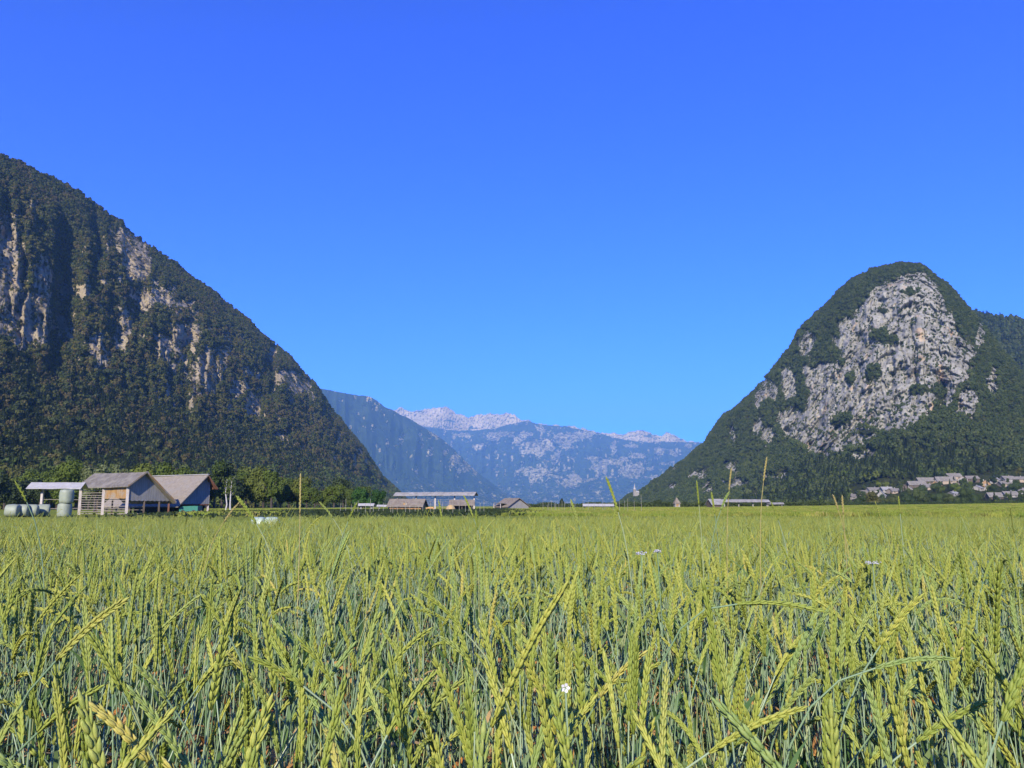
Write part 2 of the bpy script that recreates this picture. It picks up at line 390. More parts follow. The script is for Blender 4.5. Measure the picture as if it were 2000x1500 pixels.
LS = [(-300, 170), (-150, 235), (-60, 280), (0, 305), (50, 327), (100, 350), (150, 375), (200, 408), (250, 448), (300, 485), (350, 522), (400, 560), (450, 600), (500, 640), (530, 665), (560, 692), (590, 725), (620, 760), (650, 800), (690, 850), (720, 895), (745, 930), (775, 962), (800, 985)]
left = make_mountain('left_mountain', LS, [(-300, 1250), (0, 1350), (400, 1650), (700, 2100), (800, 2300)], [(-300, 300), (0, 330), (400, 420), (650, 650), (800, 1500)],
    [(0, 0), (.12, .07), (.3, .2), (.5, .43), (.6, .62), (.68, .76), (.82, .91), (1, 1)], M['mt_left'], 760, 420,
    patches=[(18, 517, 28, 95), (30, 620, 45, 55), (60, 650, 35, 30), (79, 576, 16, 60), (242, 467, 25, 26), (266, 512, 24, 40), (237, 640, 14, 40), (281, 586, 20, 22), (316, 576, 24, 18), (316, 680, 22, 32), (362, 655, 24, 24), (404, 726, 34, 36), (182, 675, 16, 26), (212, 690, 9, 20), (468, 763, 16, 18), (493, 793, 13, 24), (488, 729, 11, 14), (557, 739, 26, 12), (584, 753, 16, 16), (434, 709, 14, 30), (168, 571, 20, 14), (120, 640, 16, 20), (345, 600, 10, 14), (530, 690, 8, 14)],
    gul=[(122, 570, 24, 125, 115), (188, 480, 10, 75, 65), (14, 420, 12, 55, 40), (45, 530, 7, 75, 30), (266, 602, 17, 45, 40), (368, 665, 6, 40, 25), (527, 715, 13, 60, 70), (100, 690, 14, 50, 30), (215, 640, 6, 60, 20), (600, 800, 14, 50, 30), (420, 690, 5, 40, 15)],
    amp=(26, 6), buttress=22, seed=11, rock_amp=7, rough_sil=.0045, sil_scale=34)
RS = [(1180, 1000), (1225, 975), (1260, 955), (1300, 925), (1340, 895), (1372, 870), (1385, 850), (1410, 820), (1440, 790), (1470, 765), (1500, 735), (1525, 702), (1545, 680), (1560, 645), (1580, 630), (1605, 603), (1640, 568), (1670, 545), (1700, 531), (1730, 520), (1760, 515), (1790, 518), (1815, 530), (1845, 555), (1870, 580), (1890, 603), (1920, 640), (1960, 690), (2010, 745), (2100, 830), (2250, 930)]
FACE = [(1708, 564), (1688, 588), (1652, 624), (1632, 668), (1646, 704), (1600, 712), (1576, 720), (1566, 744), (1580, 796), (1520, 808), (1520, 828), (1560, 872), (1596, 894), (1640, 886), (1688, 872), (1720, 852), (1772, 842), (1836, 804), (1862, 808), (1860, 776), (1892, 736), (1896, 704), (1912, 688), (1876, 648), (1848, 612), (1836, 576), (1812, 534), (1780, 536)]
right = make_mountain('right_mountain', RS, [(1180, 1750), (1400, 1650), (1760, 1450), (2250, 1300)], [(1180, 1500), (1300, 1150), (1450, 900), (1700, 640), (2000, 560), (2250, 520)],
    [(0, 0), (.1, .035), (.25, .09), (.42, .2), (.55, .42), (.68, .7), (.8, .92), (.9, .98), (1, 1)], M['mt_right'], 800, 460,
    patches=[(1576, 676, 20, 26), (1538, 744, 12, 30), (1500, 765, 14, 22), (1485, 782, 10, 20), (1440, 946, 30, 9), (1516, 936, 34, 8), (1424, 920, 12, 14), (1372, 932, 10, 12), (1480, 968, 22, 9), (1892, 790, 20, 26), (1942, 750, 12, 26), (1914, 655, 8, 22), (1430, 848, 6, 12), (1545, 820, 22, 24), (1500, 850, 12, 16), (1530, 930, 12, 10), (1480, 835, 8, 14), (1690, 890, 25, 10), (1313, 950, 8, 8), (1350, 930, 10, 6), (1380, 958, 8, 12), (1310, 915, 6, 5)],
    polys=[FACE], holes=[(1640, 822, 30, 10), (1690, 840, 30, 9), (1770, 573, 24, 7), (1712, 655, 20, 20), (1704, 732, 22, 22), (1740, 670, 20, 12), (1836, 782, 14, 32), (1660, 740, 16, 14), (1610, 690, 30, 10), (1790, 760, 12, 14), (1725, 610, 14, 8), (1820, 760, 30, 10)],
    gul=[(1838, 775, 12, 40, 40), (1788, 700, 4, 90, 14), (1745, 730, 5, 60, 12), (1470, 800, 7, 24, 30), (1422, 840, 5, 22, 25), (1870, 665, 4, 26, 12), (1858, 660, 3, 26, 10)],
    amp=(18, 5), buttress=9, seed=31, rock_amp=10, rough_sil=.0040, sil_scale=30)
BS = [(1800, 640), (1860, 625), (1905, 613), (1930, 617), (1950, 623), (1975, 624), (2000, 632), (2060, 640), (2200, 660), (2350, 690)]
backr = make_mountain('right_back_ridge', BS, [(1800, 2100), (2350, 1900)], [(1800, 1250), (2350, 1000)], [(0, 0), (.5, .45), (1, 1)], M['mt_right'], 320, 160,
    amp=(20, 5), seed=61)
R1 = make_mountain('far_dark_ridge', [(560, 748), (600, 752), (640, 762), (690, 771), (722, 775), (735, 783), (750, 794), (800, 818), (850, 848), (890, 880), (930, 920), (980, 960), (1060, 990)],
    [(560, 7600), (1060, 9500)], [(560, 5900), (1060, 8000)], [(0, 0), (.5, .5), (1, 1)], M['mt_far'], 520, 240,
    patches=[(854, 843, 12, 9), (784, 856, 3, 11), (821, 856, 4, 12), (887, 901, 9, 12), (907, 913, 14, 12), (928, 917, 7, 16), (813, 917, 4, 9), (735, 788, 6, 9), (879, 868, 9, 6), (760, 872, 3, 8), (838, 880, 6, 5), (722, 780, 5, 5), (800, 890, 3, 5), (865, 885, 4, 6)],
    amp=(230, 60), rough_sil=.0012, seed=71, rock_amp=40, sil_scale=14, buttress=260, edge=8)
R2 = make_mountain('far_patched_ridge', [(700, 850), (800, 826), (850, 836), (900, 842), (960, 838), (1005, 826), (1025, 822), (1060, 830), (1110, 834), (1160, 844), (1200, 856), (1260, 863), (1330, 863), (1375, 864), (1500, 880)],
    [(700, 13500), (1500, 12500)], [(700, 9800), (1500, 8800)], [(0, 0), (.5, .5), (1, 1)], M['mt_far'], 760, 260,
    patches=[(1051, 923, 36, 12), (1117, 856, 30, 7), (1145, 850, 20, 7), (1108, 872, 14, 8), (1174, 913, 16, 10), (1237, 921, 34, 12), (1207, 905, 22, 6), (1117, 942, 24, 10), (1035, 876, 24, 12), (1060, 868, 18, 8), (1248, 893, 14, 8), (1084, 893, 10, 14), (1272, 935, 14, 8), (1010, 860, 16, 8), (980, 850, 22, 7), (1160, 895, 12, 6), (1195, 875, 5, 12), (1300, 905, 14, 6), (1290, 880, 14, 6), (1320, 885, 10, 5), (1190, 930, 16, 8), (960, 855, 14, 4), (900, 852, 18, 4), (1095, 850, 12, 5), (940, 870, 7, 5), (1160, 940, 12, 5), (1228, 870, 14, 4), (1345, 872, 8, 4), (1030, 845, 14, 5)],
    amp=(360, 90), rough_sil=.0012, seed=81, rock_amp=60, sil_scale=16, buttress=420, edge=9)
R3 = make_mountain('far_pale_peaks', [(740, 812), (765, 802), (785, 797), (800, 803), (812, 804), (830, 800), (850, 797), (870, 796), (890, 806), (915, 815), (935, 811), (960, 808), (985, 807), (1005, 810), (1020, 820), (1060, 828), (1090, 830), (1120, 834), (1160, 843), (1200, 847), (1215, 849), (1230, 845), (1250, 841), (1275, 847), (1290, 849), (1302, 843), (1320, 852), (1345, 861), (1420, 875)],
    [(740, 14200), (1420, 14000)], [(740, 13300), (1420, 12800)], [(0, 0), (.5, .5), (1, 1)], M['mt_pale'], 760, 140,
    amp=(320, 50), rough_sil=.0032, seed=91, rock_amp=36, hi=.98, sil_scale=11, edge=6)

def bvh_of(o):
    me = o.data; n = len(me.vertices); a = np.empty(n * 3, np.float32); me.vertices.foreach_get('co', a)
    f = np.empty(len(me.polygons) * 4, np.int32); me.polygons.foreach_get('vertices', f)
    return BVHTree.FromPolygons(a.reshape(-1, 3).tolist(), f.reshape(-1, 4).tolist())
bvhR = bvh_of(right[0])
def hit(px, py, bvh=bvhR):
    d = Vector(ray(px, py)).normalized(); p = bvh.ray_cast(Vector((0, 0, CZ)), d)[0]
    return p
def drop(x, y, bvh=bvhR):
    p = bvh.ray_cast(Vector((x, y, 3000)), Vector((0, 0, -1)))[0]; g = float(ground_z(x, y))
    return max(g, p.z) if p else g

# ------------------------------------------------------------------ scattering
def scatter(name, protos, pts, rot, scl, idx, label, cat):
    c = bpy.data.collections.new(name + '_kinds')
    for i, p in enumerate(protos): p.name = '%s_%02d' % (name, i); c.objects.link(p)
    n = len(pts); me = bpy.data.meshes.new(name); me.vertices.add(n); me.vertices.foreach_set('co', np.asarray(pts, np.float32).reshape(-1))
    a = me.attributes.new('rot', 'FLOAT_VECTOR', 'POINT'); a.data.foreach_set('vector', np.asarray(rot, np.float32).reshape(-1))
    scl = np.asarray(scl, np.float32)
    if scl.ndim == 1: scl = np.stack([scl] * 3, -1)
    a = me.attributes.new('scl', 'FLOAT_VECTOR', 'POINT'); a.data.foreach_set('vector', scl.reshape(-1))
    a = me.attributes.new('idx', 'INT', 'POINT'); a.data.foreach_set('value', np.asarray(idx, np.int32))
    o = bpy.data.objects.new(name, me); col.objects.link(o); tag(o, label, cat, kind='stuff')
    g = bpy.data.node_groups.new(name + '_nodes', 'GeometryNodeTree')
    g.interface.new_socket('Geometry', in_out='INPUT', socket_type='NodeSocketGeometry'); g.interface.new_socket('Geometry', in_out='OUTPUT', socket_type='NodeSocketGeometry')
    gi = g.nodes.new('NodeGroupInput'); go = g.nodes.new('NodeGroupOutput')
    ci = g.nodes.new('GeometryNodeCollectionInfo'); ci.inputs[0].default_value = c; ci.inputs[1].default_value = True; ci.inputs[2].default_value = True
    ip = g.nodes.new('GeometryNodeInstanceOnPoints'); ip.inputs['Pick Instance'].default_value = True
    def attr(nm, dt):
        q = g.nodes.new('GeometryNodeInputNamedAttribute'); q.data_type = dt; q.inputs[0].default_value = nm; return q.outputs[0]
    er = g.nodes.new('FunctionNodeEulerToRotation')
    L = g.links.new
    L(gi.outputs[0], ip.inputs['Points']); L(ci.outputs[0], ip.inputs['Instance']); L(attr('idx', 'INT'), ip.inputs['Instance Index'])
    L(attr('rot', 'FLOAT_VECTOR'), er.inputs[0]); L(er.outputs[0], ip.inputs['Rotation']); L(attr('scl', 'FLOAT_VECTOR'), ip.inputs['Scale']); L(ip.outputs[0], go.inputs[0])
    md = o.modifiers.new('scatter', 'NODES'); md.node_group = g
    return o

# ------------------------------------------------------------------ trees
def crown_mb(kind, seed, nleaf=260, leaf=.10, core=True):
    """unit tree, height 1: leaf clumps over several lobes; returns crown, trunk"""
    rd = random.Random(seed); mb = MB(); tr = MB()
    lobes = []
    if kind == 'conifer':
        for k in range(nleaf):
            h = rd.random() ** .8; rad = .17 * (1 - h) ** .8 * (0.55 + .45 * rd.random()) + .008
            a = rd.random() * 6.283; p = Vector((rad * math.cos(a), rad * math.sin(a), .12 + .86 * h))
            d = Vector((math.cos(a), math.sin(a), -.55)).normalized(); t = d.cross(Vector((0, 0, 1))).normalized()
            L_ = leaf * (1.25 - .7 * h); W_ = leaf * .38
            q = d * L_ * .6
            mb.add([p - q - t * W_, p - q * .2 + t * W_ * 1.1 , p + q, p - q * .2 - t * W_ * 1.3 + Vector((0, 0, .012))], [(0, 1, 2, 3)])
        if core:
            mb.add([(.09 * math.cos(a), .09 * math.sin(a), .12) for a in [i * 1.0472 for i in range(6)]] + [(0, 0, .95)], [(i, (i + 1) % 6, 6) for i in range(6)])
        tr.tube([(0, 0, -.05), (0, 0, .6)], [.018, .008], 5)
    else:
        wd = {'round': .42, 'tall': .26, 'bush': .6, 'willow': .42}[kind]; zc = {'round': .50, 'tall': .52, 'bush': .45, 'willow': .55}[kind]; hh = {'round': .48, 'tall': .48, 'bush': .5, 'willow': .42}[kind]
        for k in range(9):
            a = rd.random() * 6.283; f = rd.random() ** .6 * .62; h = rd.uniform(-.75, .8)
            w_ = wd * math.sqrt(max(.1, 1 - h * h)) * f * 1.25
            rr_ = wd * rd.uniform(.30, .48)
            lobes.append((Vector((w_ * math.cos(a), w_ * math.sin(a), zc + hh * .72 * h)), rr_))
        lobes.append((Vector((0, 0, zc)), wd * .6))
        for k in range(nleaf):
            c, r_ = lobes[rd.randrange(len(lobes))]
            d = Vector((rd.gauss(0, 1), rd.gauss(0, 1), rd.gauss(.15, 1))).normalized()
            p = c + d * r_ * rd.uniform(.75, 1.12); p.z = max(p.z, .06)
            n = (d + Vector((rd.gauss(0, .6), rd.gauss(0, .6), rd.gauss(.3, .6)))).normalized()
            t = n.orthogonal().normalized(); t = Matrix.Rotation(rd.random() * 6.28, 3, n) @ t; b = n.cross(t)
            s_ = leaf * rd.uniform(.6, 1.3)
            mb.add([p + t * s_ * .9, p + b * s_ * .6 + n * s_ * .15, p - t * s_ * rd.uniform(.6, 1), p - b * s_ * .7 - n * s_ * .1], [(0, 1, 2, 3)])
        if core:
            for c, r_ in lobes:
                vs = []; r2 = r_ * .82
                for i in range(4):
                    th = math.pi * (i + .5) / 4
                    for j in range(6):
                        q = r2 * rd.uniform(.85, 1.1); vs.append(c + Vector((math.sin(th) * math.cos(j * 1.047), math.sin(th) * math.sin(j * 1.047), math.cos(th))) * q)
                fs = [(i * 6 + j, (i + 1) * 6 + j, (i + 1) * 6 + (j + 1) % 6, i * 6 + (j + 1) % 6) for i in range(3) for j in range(6)]
                fs += [tuple(range(6)), tuple(range(18, 24))[::-1]]
                mb.add(vs, fs)
        tr.tube([(0, 0, -.03), (.01, 0, .2), (0, .01, .45)], [.03, .024, .012], 7)
        for k in range(4):
            a = k * 1.57 + rd.random(); tr.tube([(0, 0, .2 + .05 * k), (.12 * math.cos(a), .12 * math.sin(a), .38 + .05 * k), (.22 * math.cos(a), .22 * math.sin(a), .5 + .05 * k)], [.014, .009, .004], 5)
    return mb, tr
def tree_mat(name, stops): return leafy(name, stops, .75, .18)
M['f_dark'] = tree_mat('forest_foliage_dark', [(0, (.027, .041, .007)), (.5, (.048, .062, .010)), (.8, (.076, .082, .013)), (1, (.098, .083, .016))])
M['f_con'] = tree_mat('spruce_foliage', [(0, (.022, .038, .009)), (1, (.048, .066, .016))])
M['f_bright'] = tree_mat('spring_foliage', [(0, (.038, .062, .007)), (.6, (.066, .095, .010)), (1, (.092, .11, .015))])
M['f_brown'] = tree_mat('budding_brown_foliage', [(0, (.060, .052, .014)), (1, (.105, .085, .026))])
M['f_rgreen'] = tree_mat('right_forest_foliage', [(0, (.030, .048, .010)), (.5, (.048, .069, .014)), (1, (.076, .094, .020))])
M['f_olive'] = tree_mat('olive_scrub', [(0, (.05, .055, .009)), (1, (.12, .11, .02))])
def proto(kind, seed, mat, nleaf, leaf):
    a, b = crown_mb(kind, seed, nleaf, leaf); n = len(b.v)
    a.add(b.v, b.f, 1)
    return a.build('proto', [mat, M['bark']], link=False)
def forest_points(mt, dens, rockmax=.45, seed=0, tmax=1.12, vis_only=True):
    o, P, rock, px, py, T = mt
    rg = np.random.default_rng(seed)
    A = P[:-1, :-1]; B = P[:-1, 1:]; C = P[1:, :-1]
    area = np.linalg.norm(np.cross(B - A, C - A), axis=-1)
    ok = (T[:-1, :-1] < tmax)
    if vis_only: ok &= (px[:-1, :-1] > -240) & (px[:-1, :-1] < 2200)
    lam = area * dens * ok
    n = rg.poisson(lam); ii, jj = np.nonzero(n); rep = n[ii, jj]; ii = np.repeat(ii, rep); jj = np.repeat(jj, rep)
    u = rg.random(len(ii))[:, None]; v = rg.random(len(ii))[:, None]
    pts = A[ii, jj] + (B[ii, jj] - A[ii, jj]) * u + (C[ii, jj] - A[ii, jj]) * v
    rk = rock[ii, jj]; return pts, rk, px[ii, jj], py[ii, jj], T[ii, jj], rg
def rotz(n, rg, tilt=.06): return np.stack([rg.normal(0, tilt, n), rg.normal(0, tilt, n), rg.random(n) * 6.283], -1)

# left forest
protosL = [proto('round', 1, M['f_dark'], 150, .13), proto('round', 2, M['f_dark'], 150, .13), proto('tall', 3, M['f_dark'], 150, .11), proto('conifer', 4, M['f_con'], 160, .11),
           proto('round', 5, M['f_bright'], 170, .12), proto('tall', 6, M['f_bright'], 150, .11), proto('bush', 7, M['f_olive'], 120, .15), proto('round', 8, M['f_brown'], 150, .13)]
pts, rk, px, py, T, rg = forest_points(left, 1 / 20., seed=5)
n1 = fbm(px / 60, py / 60, 0, 3, 5); n2 = fbm(px / 14, py / 14, 0, 3, 6)
n3 = fbm(px / 5, py / 5, 0, 2, 29)
keep = (rk < .38) | ((n2 * .8 + n3 * .8 > .05) & (rg.random(len(rk)) < .8))
pts, rk, px, py, T, n1 = [a[keep] for a in (pts, rk, px, py, T, n1)]
u = rg.random(len(pts)); idx = np.where(u < .38, 0, np.where(u < .7, 1, 2))
low = T < .5
idx = np.where(low & (rg.random(len(u)) < .38 + .3 * n1), 3, idx)
br = (py > 880 + 30 * n1) & (rg.random(len(u)) < smooth(880, 985, py) * (.75 + .5 * n1))
idx = np.where(br, 4 + (u > .6), idx)
cliff = ((T > .48) & (T < .82) & (rg.random(len(u)) < .45 + .8 * n1)) | (rg.random(len(u)) < .12)
idx = np.where(cliff, 6, idx); idx = np.where((idx < 3) & (rg.random(len(u)) < .22 + .7 * fbm(px / 45, py / 30, 0, 3, 44) * (T > .35)), 7, idx)
hgt = rg.uniform(5, 11, len(u)) * np.where(idx == 3, 1.25, 1) * np.where(idx == 6, .55, 1) * np.where(T > .8, .8, 1) * np.where(rk > .38, rg.uniform(.25, .55, len(u)), 1) * np.interp(T, [0, .15, .4], [.85, .95, 1])
pts[:, 2] -= hgt * .06
scatter('left_mountain_forest', protosL, pts, rotz(len(u), rg), hgt, idx, 'dense dark mixed forest covering the left mountain with cliffs showing through', 'forest')
# right forest
protosR = [proto('round', 11, M['f_rgreen'], 150, .13), proto('round', 12, M['f_rgreen'], 150, .13), proto('tall', 13, M['f_rgreen'], 150, .11), proto('conifer', 14, M['f_con'], 160, .11),
           proto('round', 15, M['f_bright'], 170, .12), proto('bush', 16, M['f_rgreen'], 120, .15)]
pts, rk, px, py, T, rg = forest_points(right, 1 / 22., seed=6)
n1 = fbm(px / 50, py / 50, 0, 3, 15); n2 = fbm(px / 9, py / 9, 0, 3, 16)
n3 = fbm(px / 4.5, py / 4.5, 0, 2, 19)
keep = (rk < .40) | ((n2 + n3 * .8 > .02) & (rg.random(len(rk)) < .75)) | (rg.random(len(rk)) < .05)
pts, rk, px, py, T, n1 = [a[keep] for a in (pts, rk, px, py, T, n1)]
u = rg.random(len(pts)); idx = np.where(u < .4, 0, np.where(u < .75, 1, 2))
idx = np.where((T < .45) & (px > 1450) & (rg.random(len(u)) < .5 + .4 * n1), 3, idx)
idx = np.where((py > 925) & (rg.random(len(u)) < .2 + .4 * n1), 4, idx)
idx = np.where(rk > .35, 5, idx)
hgt = rg.uniform(5.5, 11, len(u)) * np.where(idx == 3, 1.3, 1) * np.where(rk > .40, rg.uniform(.18, .48, len(u)), 1) * np.where(T > .55, .72, 1)
vill = (px > 1655) & (py > 922 + (2000 - px) * .07) & (T < .5)
hgt = np.where(vill, hgt * .5, hgt)
keep = ~(vill & (rg.random(len(u)) < .89)); pts, u, idx, hgt = pts[keep], u[keep], idx[keep], hgt[keep]
pts[:, 2] -= hgt * .06
scatter('right_mountain_forest', protosR, pts, rotz(len(u), rg), hgt, idx, 'dark green forest around the grey cliff of the right mountain', 'forest')
pts, rk, px, py, T, rg = forest_points(backr, 1 / 60., seed=7)
u = rg.random(len(pts))
scatter('back_ridge_forest', [proto('round', 21, M['f_rgreen'], 150, .13), proto('conifer', 22, M['f_con'], 160, .11), proto('tall', 23, M['f_rgreen'], 150, .11)], pts, rotz(len(u), rg), rg.uniform(9, 17, len(u)), (u * 3).astype(int), 'dark forest on the ridge behind the rocky dome', 'forest')

# ------------------------------------------------------------------ barns, hayracks
def frame_pt(P0, u, v):
    P0 = Vector((P0[0], P0[1], 0)); u = Vector((*u, 0)).normalized(); v = Vector((*v, 0)).normalized()
    return lambda a, b, z: P0 + u * a + v * b + Vector((0, 0, z))
def roof_slabs(q, L0, L1, prof, th=.12, sag=0.0, seed=0):
    """prof: list of (v, z); a thick bent sheet from u=L0 to u=L1 along the profile, slightly uneven"""
    rd = random.Random(seed); mb = MB(); n = max(2, int((L1 - L0) / .8))
    us = [L0 + (L1 - L0) * i / n for i in range(n + 1)]
    pr = []
    for (a, b) in zip(prof[:-1], prof[1:]):
        k = max(1, int(math.hypot(b[0]-a[0], b[1]-a[1]) / .7))
        pr += [(a[0] + (b[0]-a[0]) * i / k, a[1] + (b[1]-a[1]) * i / k) for i in range(k)]
    pr.append(prof[-1]); m = len(pr); vs = []; fs = []
    for lay in (0, -th):
        for i, uu in enumerate(us):
            for j, (v, z) in enumerate(pr):
                vs.append(q(uu, v, z + lay + rd.uniform(-1, 1) * .03 - sag * math.sin(math.pi * i / n)))
    o = (n + 1) * m
    for i in range(n):
        for j in range(m - 1):
            a = i * m + j; fs.append((a, a + 1, a + m + 1, a + m)); fs.append((o + a, o + a + m, o + a + m + 1, o + a + 1))
    for j in range(m - 1):
        fs.append((j, o + j, o + j + 1, j + 1)); a = n * m + j; fs.append((a, a + 1, o + a + 1, o + a))
    for i in range(n):
        a = i * m; fs.append((a, a + m, o + a + m, o + a)); a = i * m + m - 1; fs.append((a, o + a, o + a + m, a + m))
    return mb.add(vs, fs)
def plank_wall(q0, q1, ztop0, zbot, top=None, scallop=0, n=None, seed=0, th=.04, gap=.012):
    """vertical planks between two ground points; top(f) gives the top height"""
    rd = random.Random(seed); q0 = Vector(q0); q1 = Vector(q1); L = (q1 - q0).length; n = n or max(4, int(L / .22)); d = (q1 - q0) / n; nn = Vector((d.y, -d.x, 0)).normalized() * th
    mb = MB()
    for i in range(n):
        a = q0 + d * (i + gap / .22); b = q0 + d * (i + 1 - gap / .22); f0 = i / n; f1 = (i + 1) / n
        t0 = top(f0) if top else ztop0; t1 = top(f1) if top else ztop0
        zb = zbot + (rd.uniform(-.05, .05) if not scallop else scallop * (abs(math.sin(math.pi * (i + .5) / 5)) - .5))
        if max(t0, t1) <= zb + .03: continue
        t0 = max(t0, zb + .02); t1 = max(t1, zb + .02); j = nn * rd.uniform(0, .35)
        mb.prism([(a.x + j.x, a.y + j.y, zb), (b.x + j.x, b.y + j.y, zb), (b.x + j.x, b.y + j.y, t1), (a.x + j.x, a.y + j.y, t0)], nn)
    return mb

def add_rails(q, parent, a0, a1, v, z0, z1, n, mat, seed=0, th=.045, along='u', broken=0):
    rd = random.Random(seed)
    for i in range(n):
        z = z0 + (z1 - z0) * i / max(1, n - 1) + rd.uniform(-.03, .03); s_ = rd.uniform(-.05, .05)
        mb = MB()
        if along == 'u': mb.bar(q(a0, v, z), q(a1, v, z + s_), th, th * 1.6)
        else: mb.bar(q(v, a0, z), q(v, a1, z + s_), th, th * 1.6)
        mb.build('rail', mat, parent)

# --- double hayrack barn (open bays, boarded gable), 115 m away
PHI = R(30)
uL = (-math.cos(PHI), math.sin(PHI)); vR = (math.sin(PHI), math.cos(PHI))
def local(root):
    """child coordinates equal world coordinates: roots of buildings stay at their base and parts are shifted"""
    return root.location
def mk_root(name, P0, label, cat, group=None):
    return empty(name, (P0[0], P0[1], P0[2] if len(P0) > 2 else 0), 0, label, cat, group)
def rel(q, root):
    o = Vector(root.location)
    return lambda a, b, z: q(a, b, z) - o
P0 = at(248, 1004, 113)
barn = mk_root('hayrack_barn', (P0.x, P0.y, 0), 'old timber barn with dark grey roof, boarded gable and open slatted bays beside wrapped bales', 'barn')
q = rel(frame_pt((P0.x, P0.y), uL, vR), barn)
L, ri, W_ = 10.7, 2.15, 6.9; ze, zr, zf = 4.05, 5.95, 1.75
roof_slabs(q, -.75, L + .5, [(-.65, 3.95), (ri, zr)], .16, .05, 1).build('roof', M['tile_dark'], barn)
roof_slabs(q, -.75, L + .5, [(ri + .02, zr), (W_ + .35, 1.72)], .14, .05, 2).build('roof', M['tile_tan'], barn)
def gtop(f):
    v = f * W_; return (4.38 + (zr - 4.38) * v / ri if v < ri else zr + (zf + .15 - zr) * (v - ri) / (W_ - ri)) - .16
plank_wall(q(0, 0, 0), q(0, W_, 0), 0, 1.95, gtop, .10, 50, 3).build('gable_wall', M['board_grey'], barn)
MB().bar(q(-.76, -.62, 3.95), q(-.76, ri, zr), .05, .22).bar(q(-.76, ri, zr), q(-.76, W_ + .3, 1.78), .05, .22).build('bargeboard', M['board_warm'], barn)
plank_wall(q(L * .47, -.02, 0), q(-.0, -.02, 0), 3.98, 2.25, None, 0, 18, 4).build('front_boarding', M['board_warm'], barn)
for a, b in ((.05, .05), (L * .5, .05), (L, .05)): MB().box(q(a, b - .14, 2.0), (.34, .34, 4.0), 0, Matrix.Rotation(PHI, 3, 'Z')).build('post', M['post'], barn)
for a, b, h in ((.1, 2.6, 2.2), (.1, 5.0, 2.2), (L, 2.6, 3.6), (L, 5, 2.2), (.1, W_ - .3, 1.6)): MB().box(q(a, b, h / 2), (.22, .22, h), 0, Matrix.Rotation(PHI, 3, 'Z')).build('post', M['dark_wood'] if b < 6 else M['rust'], barn)
add_rails(q, barn, .1, L * .5, .02, .15, 2.0, 6, M['rail'], 5)
add_rails(q, barn, L * .5, L, .02, .15, 3.4, 11, M['rail'], 6)
add_rails(q, barn, .1, L, 2.6, .2, 2.2, 5, M['rail'], 7)
MB().bar(q(-.1, 0, 4.0), q(L + .2, 0, 4.0), .16, .2).bar(q(.1, .1, 2.02), q(.1, W_, 1.9), .14, .2).build('beam', M['dark_wood'], barn)
hay = MB(); hay.box(q(2.2, 6.5, .55), (3.2, 2.6, 1.1), 0, Matrix.Rotation(PHI, 3, 'Z')); 
# --- second barn behind it
P1 = at(347, 1003, 121)
barn2 = mk_root('hay_barn', (P1.x, P1.y, 0), 'larger barn with tan grey roof and grey boarded gable over a shadowed open bay', 'barn')
q = rel(frame_pt((P1.x, P1.y), uL, vR), barn2)
L2, r2, W2 = 17.2, 4.4, 5.5
roof_slabs(q, -.9, L2 * .42, [(-.7, 1.22), (r2, 5.9)], .15, 0, 11).build('roof', M['tile_tan'], barn2)
roof_slabs(q, L2 * .42 + .03, L2, [(-.7, 1.16), (r2, 5.84)], .15, 0, 12).build('roof', M['tile_tan'], barn2)
roof_slabs(q, -.9, L2, [(r2 + .02, 5.88), (W2 + .8, 3.9)], .15, 0, 13).build('roof', M['roof_red'], barn2)
MB().bar(q(-1.0, r2, 5.98), q(L2, r2, 5.96), .3, .1).build('ridge_cap', M['metal_pale'], barn2)
def gtop2(f):
    v = f * W2; return (1.55 + (5.9 - 1.55) * v / r2 if v < r2 else 5.9 - (v - r2) * 1.0) - .17
plank_wall(q(0, .6, 0), q(0, W2, 0), 0, 1.55, lambda f: gtop2((.6 + f * (W2 - .6)) / W2), 0, 40, 14).build('gable_wall', M['board_grey'], barn2)
for a, b, h in ((0, W2 - .1, 4.4), (0, .5, 1.4), (5, .2, 1.3), (10, .2, 1.3), (L2 - .3, .2, 1.3), (5, r2, 4.5), (L2 - .3, r2, 4.5)): MB().box(q(a + .12, b, h / 2), (.26, .26, h), 0, Matrix.Rotation(PHI, 3, 'Z')).build('post', M['post'] if a == 0 and b > 5 else M['dark_wood'], barn2)
plank_wall(q(L2 - .5, r2 + .6, 0), q(.4, r2 + .6, 0), 4.6, 0, None, 0, 40, 15).build('rear_wall', M['dark_wood'], barn2)
MB().bar(q(0, .3, 1.45), q(0, W2, 1.45), .12, .18).bar(q(-.2, W2 + .3, 3.9), q(-.2, W2 + .9, 4.0), .3, .3).build('beam', M['rust'], barn2)
# cart under a teal tarpaulin
cp = at(372, 1006, 121.5)
cart = mk_root('covered_cart', (cp.x, cp.y, 0), 'low farm cart under a teal green tarpaulin in the open bay of the larger barn', 'cart')
mb = MB(); prof = [(-1.35, .45), (-1.35, .95), (-1.05, 1.2), (.9, 1.27), (1.35, 1.22), (1.35, .45)]
mb.prism([(a, -.9, z) for a, z in prof], (0, 1.8, 0)); mb.build('tarpaulin', M['tarp'], cart)
MB().box((0, 0, .42), (2.6, 1.6, .12)).bar((1.3, 0, .4), (2.3, 0, .25), .1).build('chassis', M['rust'], cart)
for sx in (-.8, .8):
    for sy in (-.86, .86):
        w_ = MB(); w_.tube([(sx, sy - .08, .34), (sx, sy + .08, .34)], .34, 16); w_.build('wheel', M['tyre'], cart)

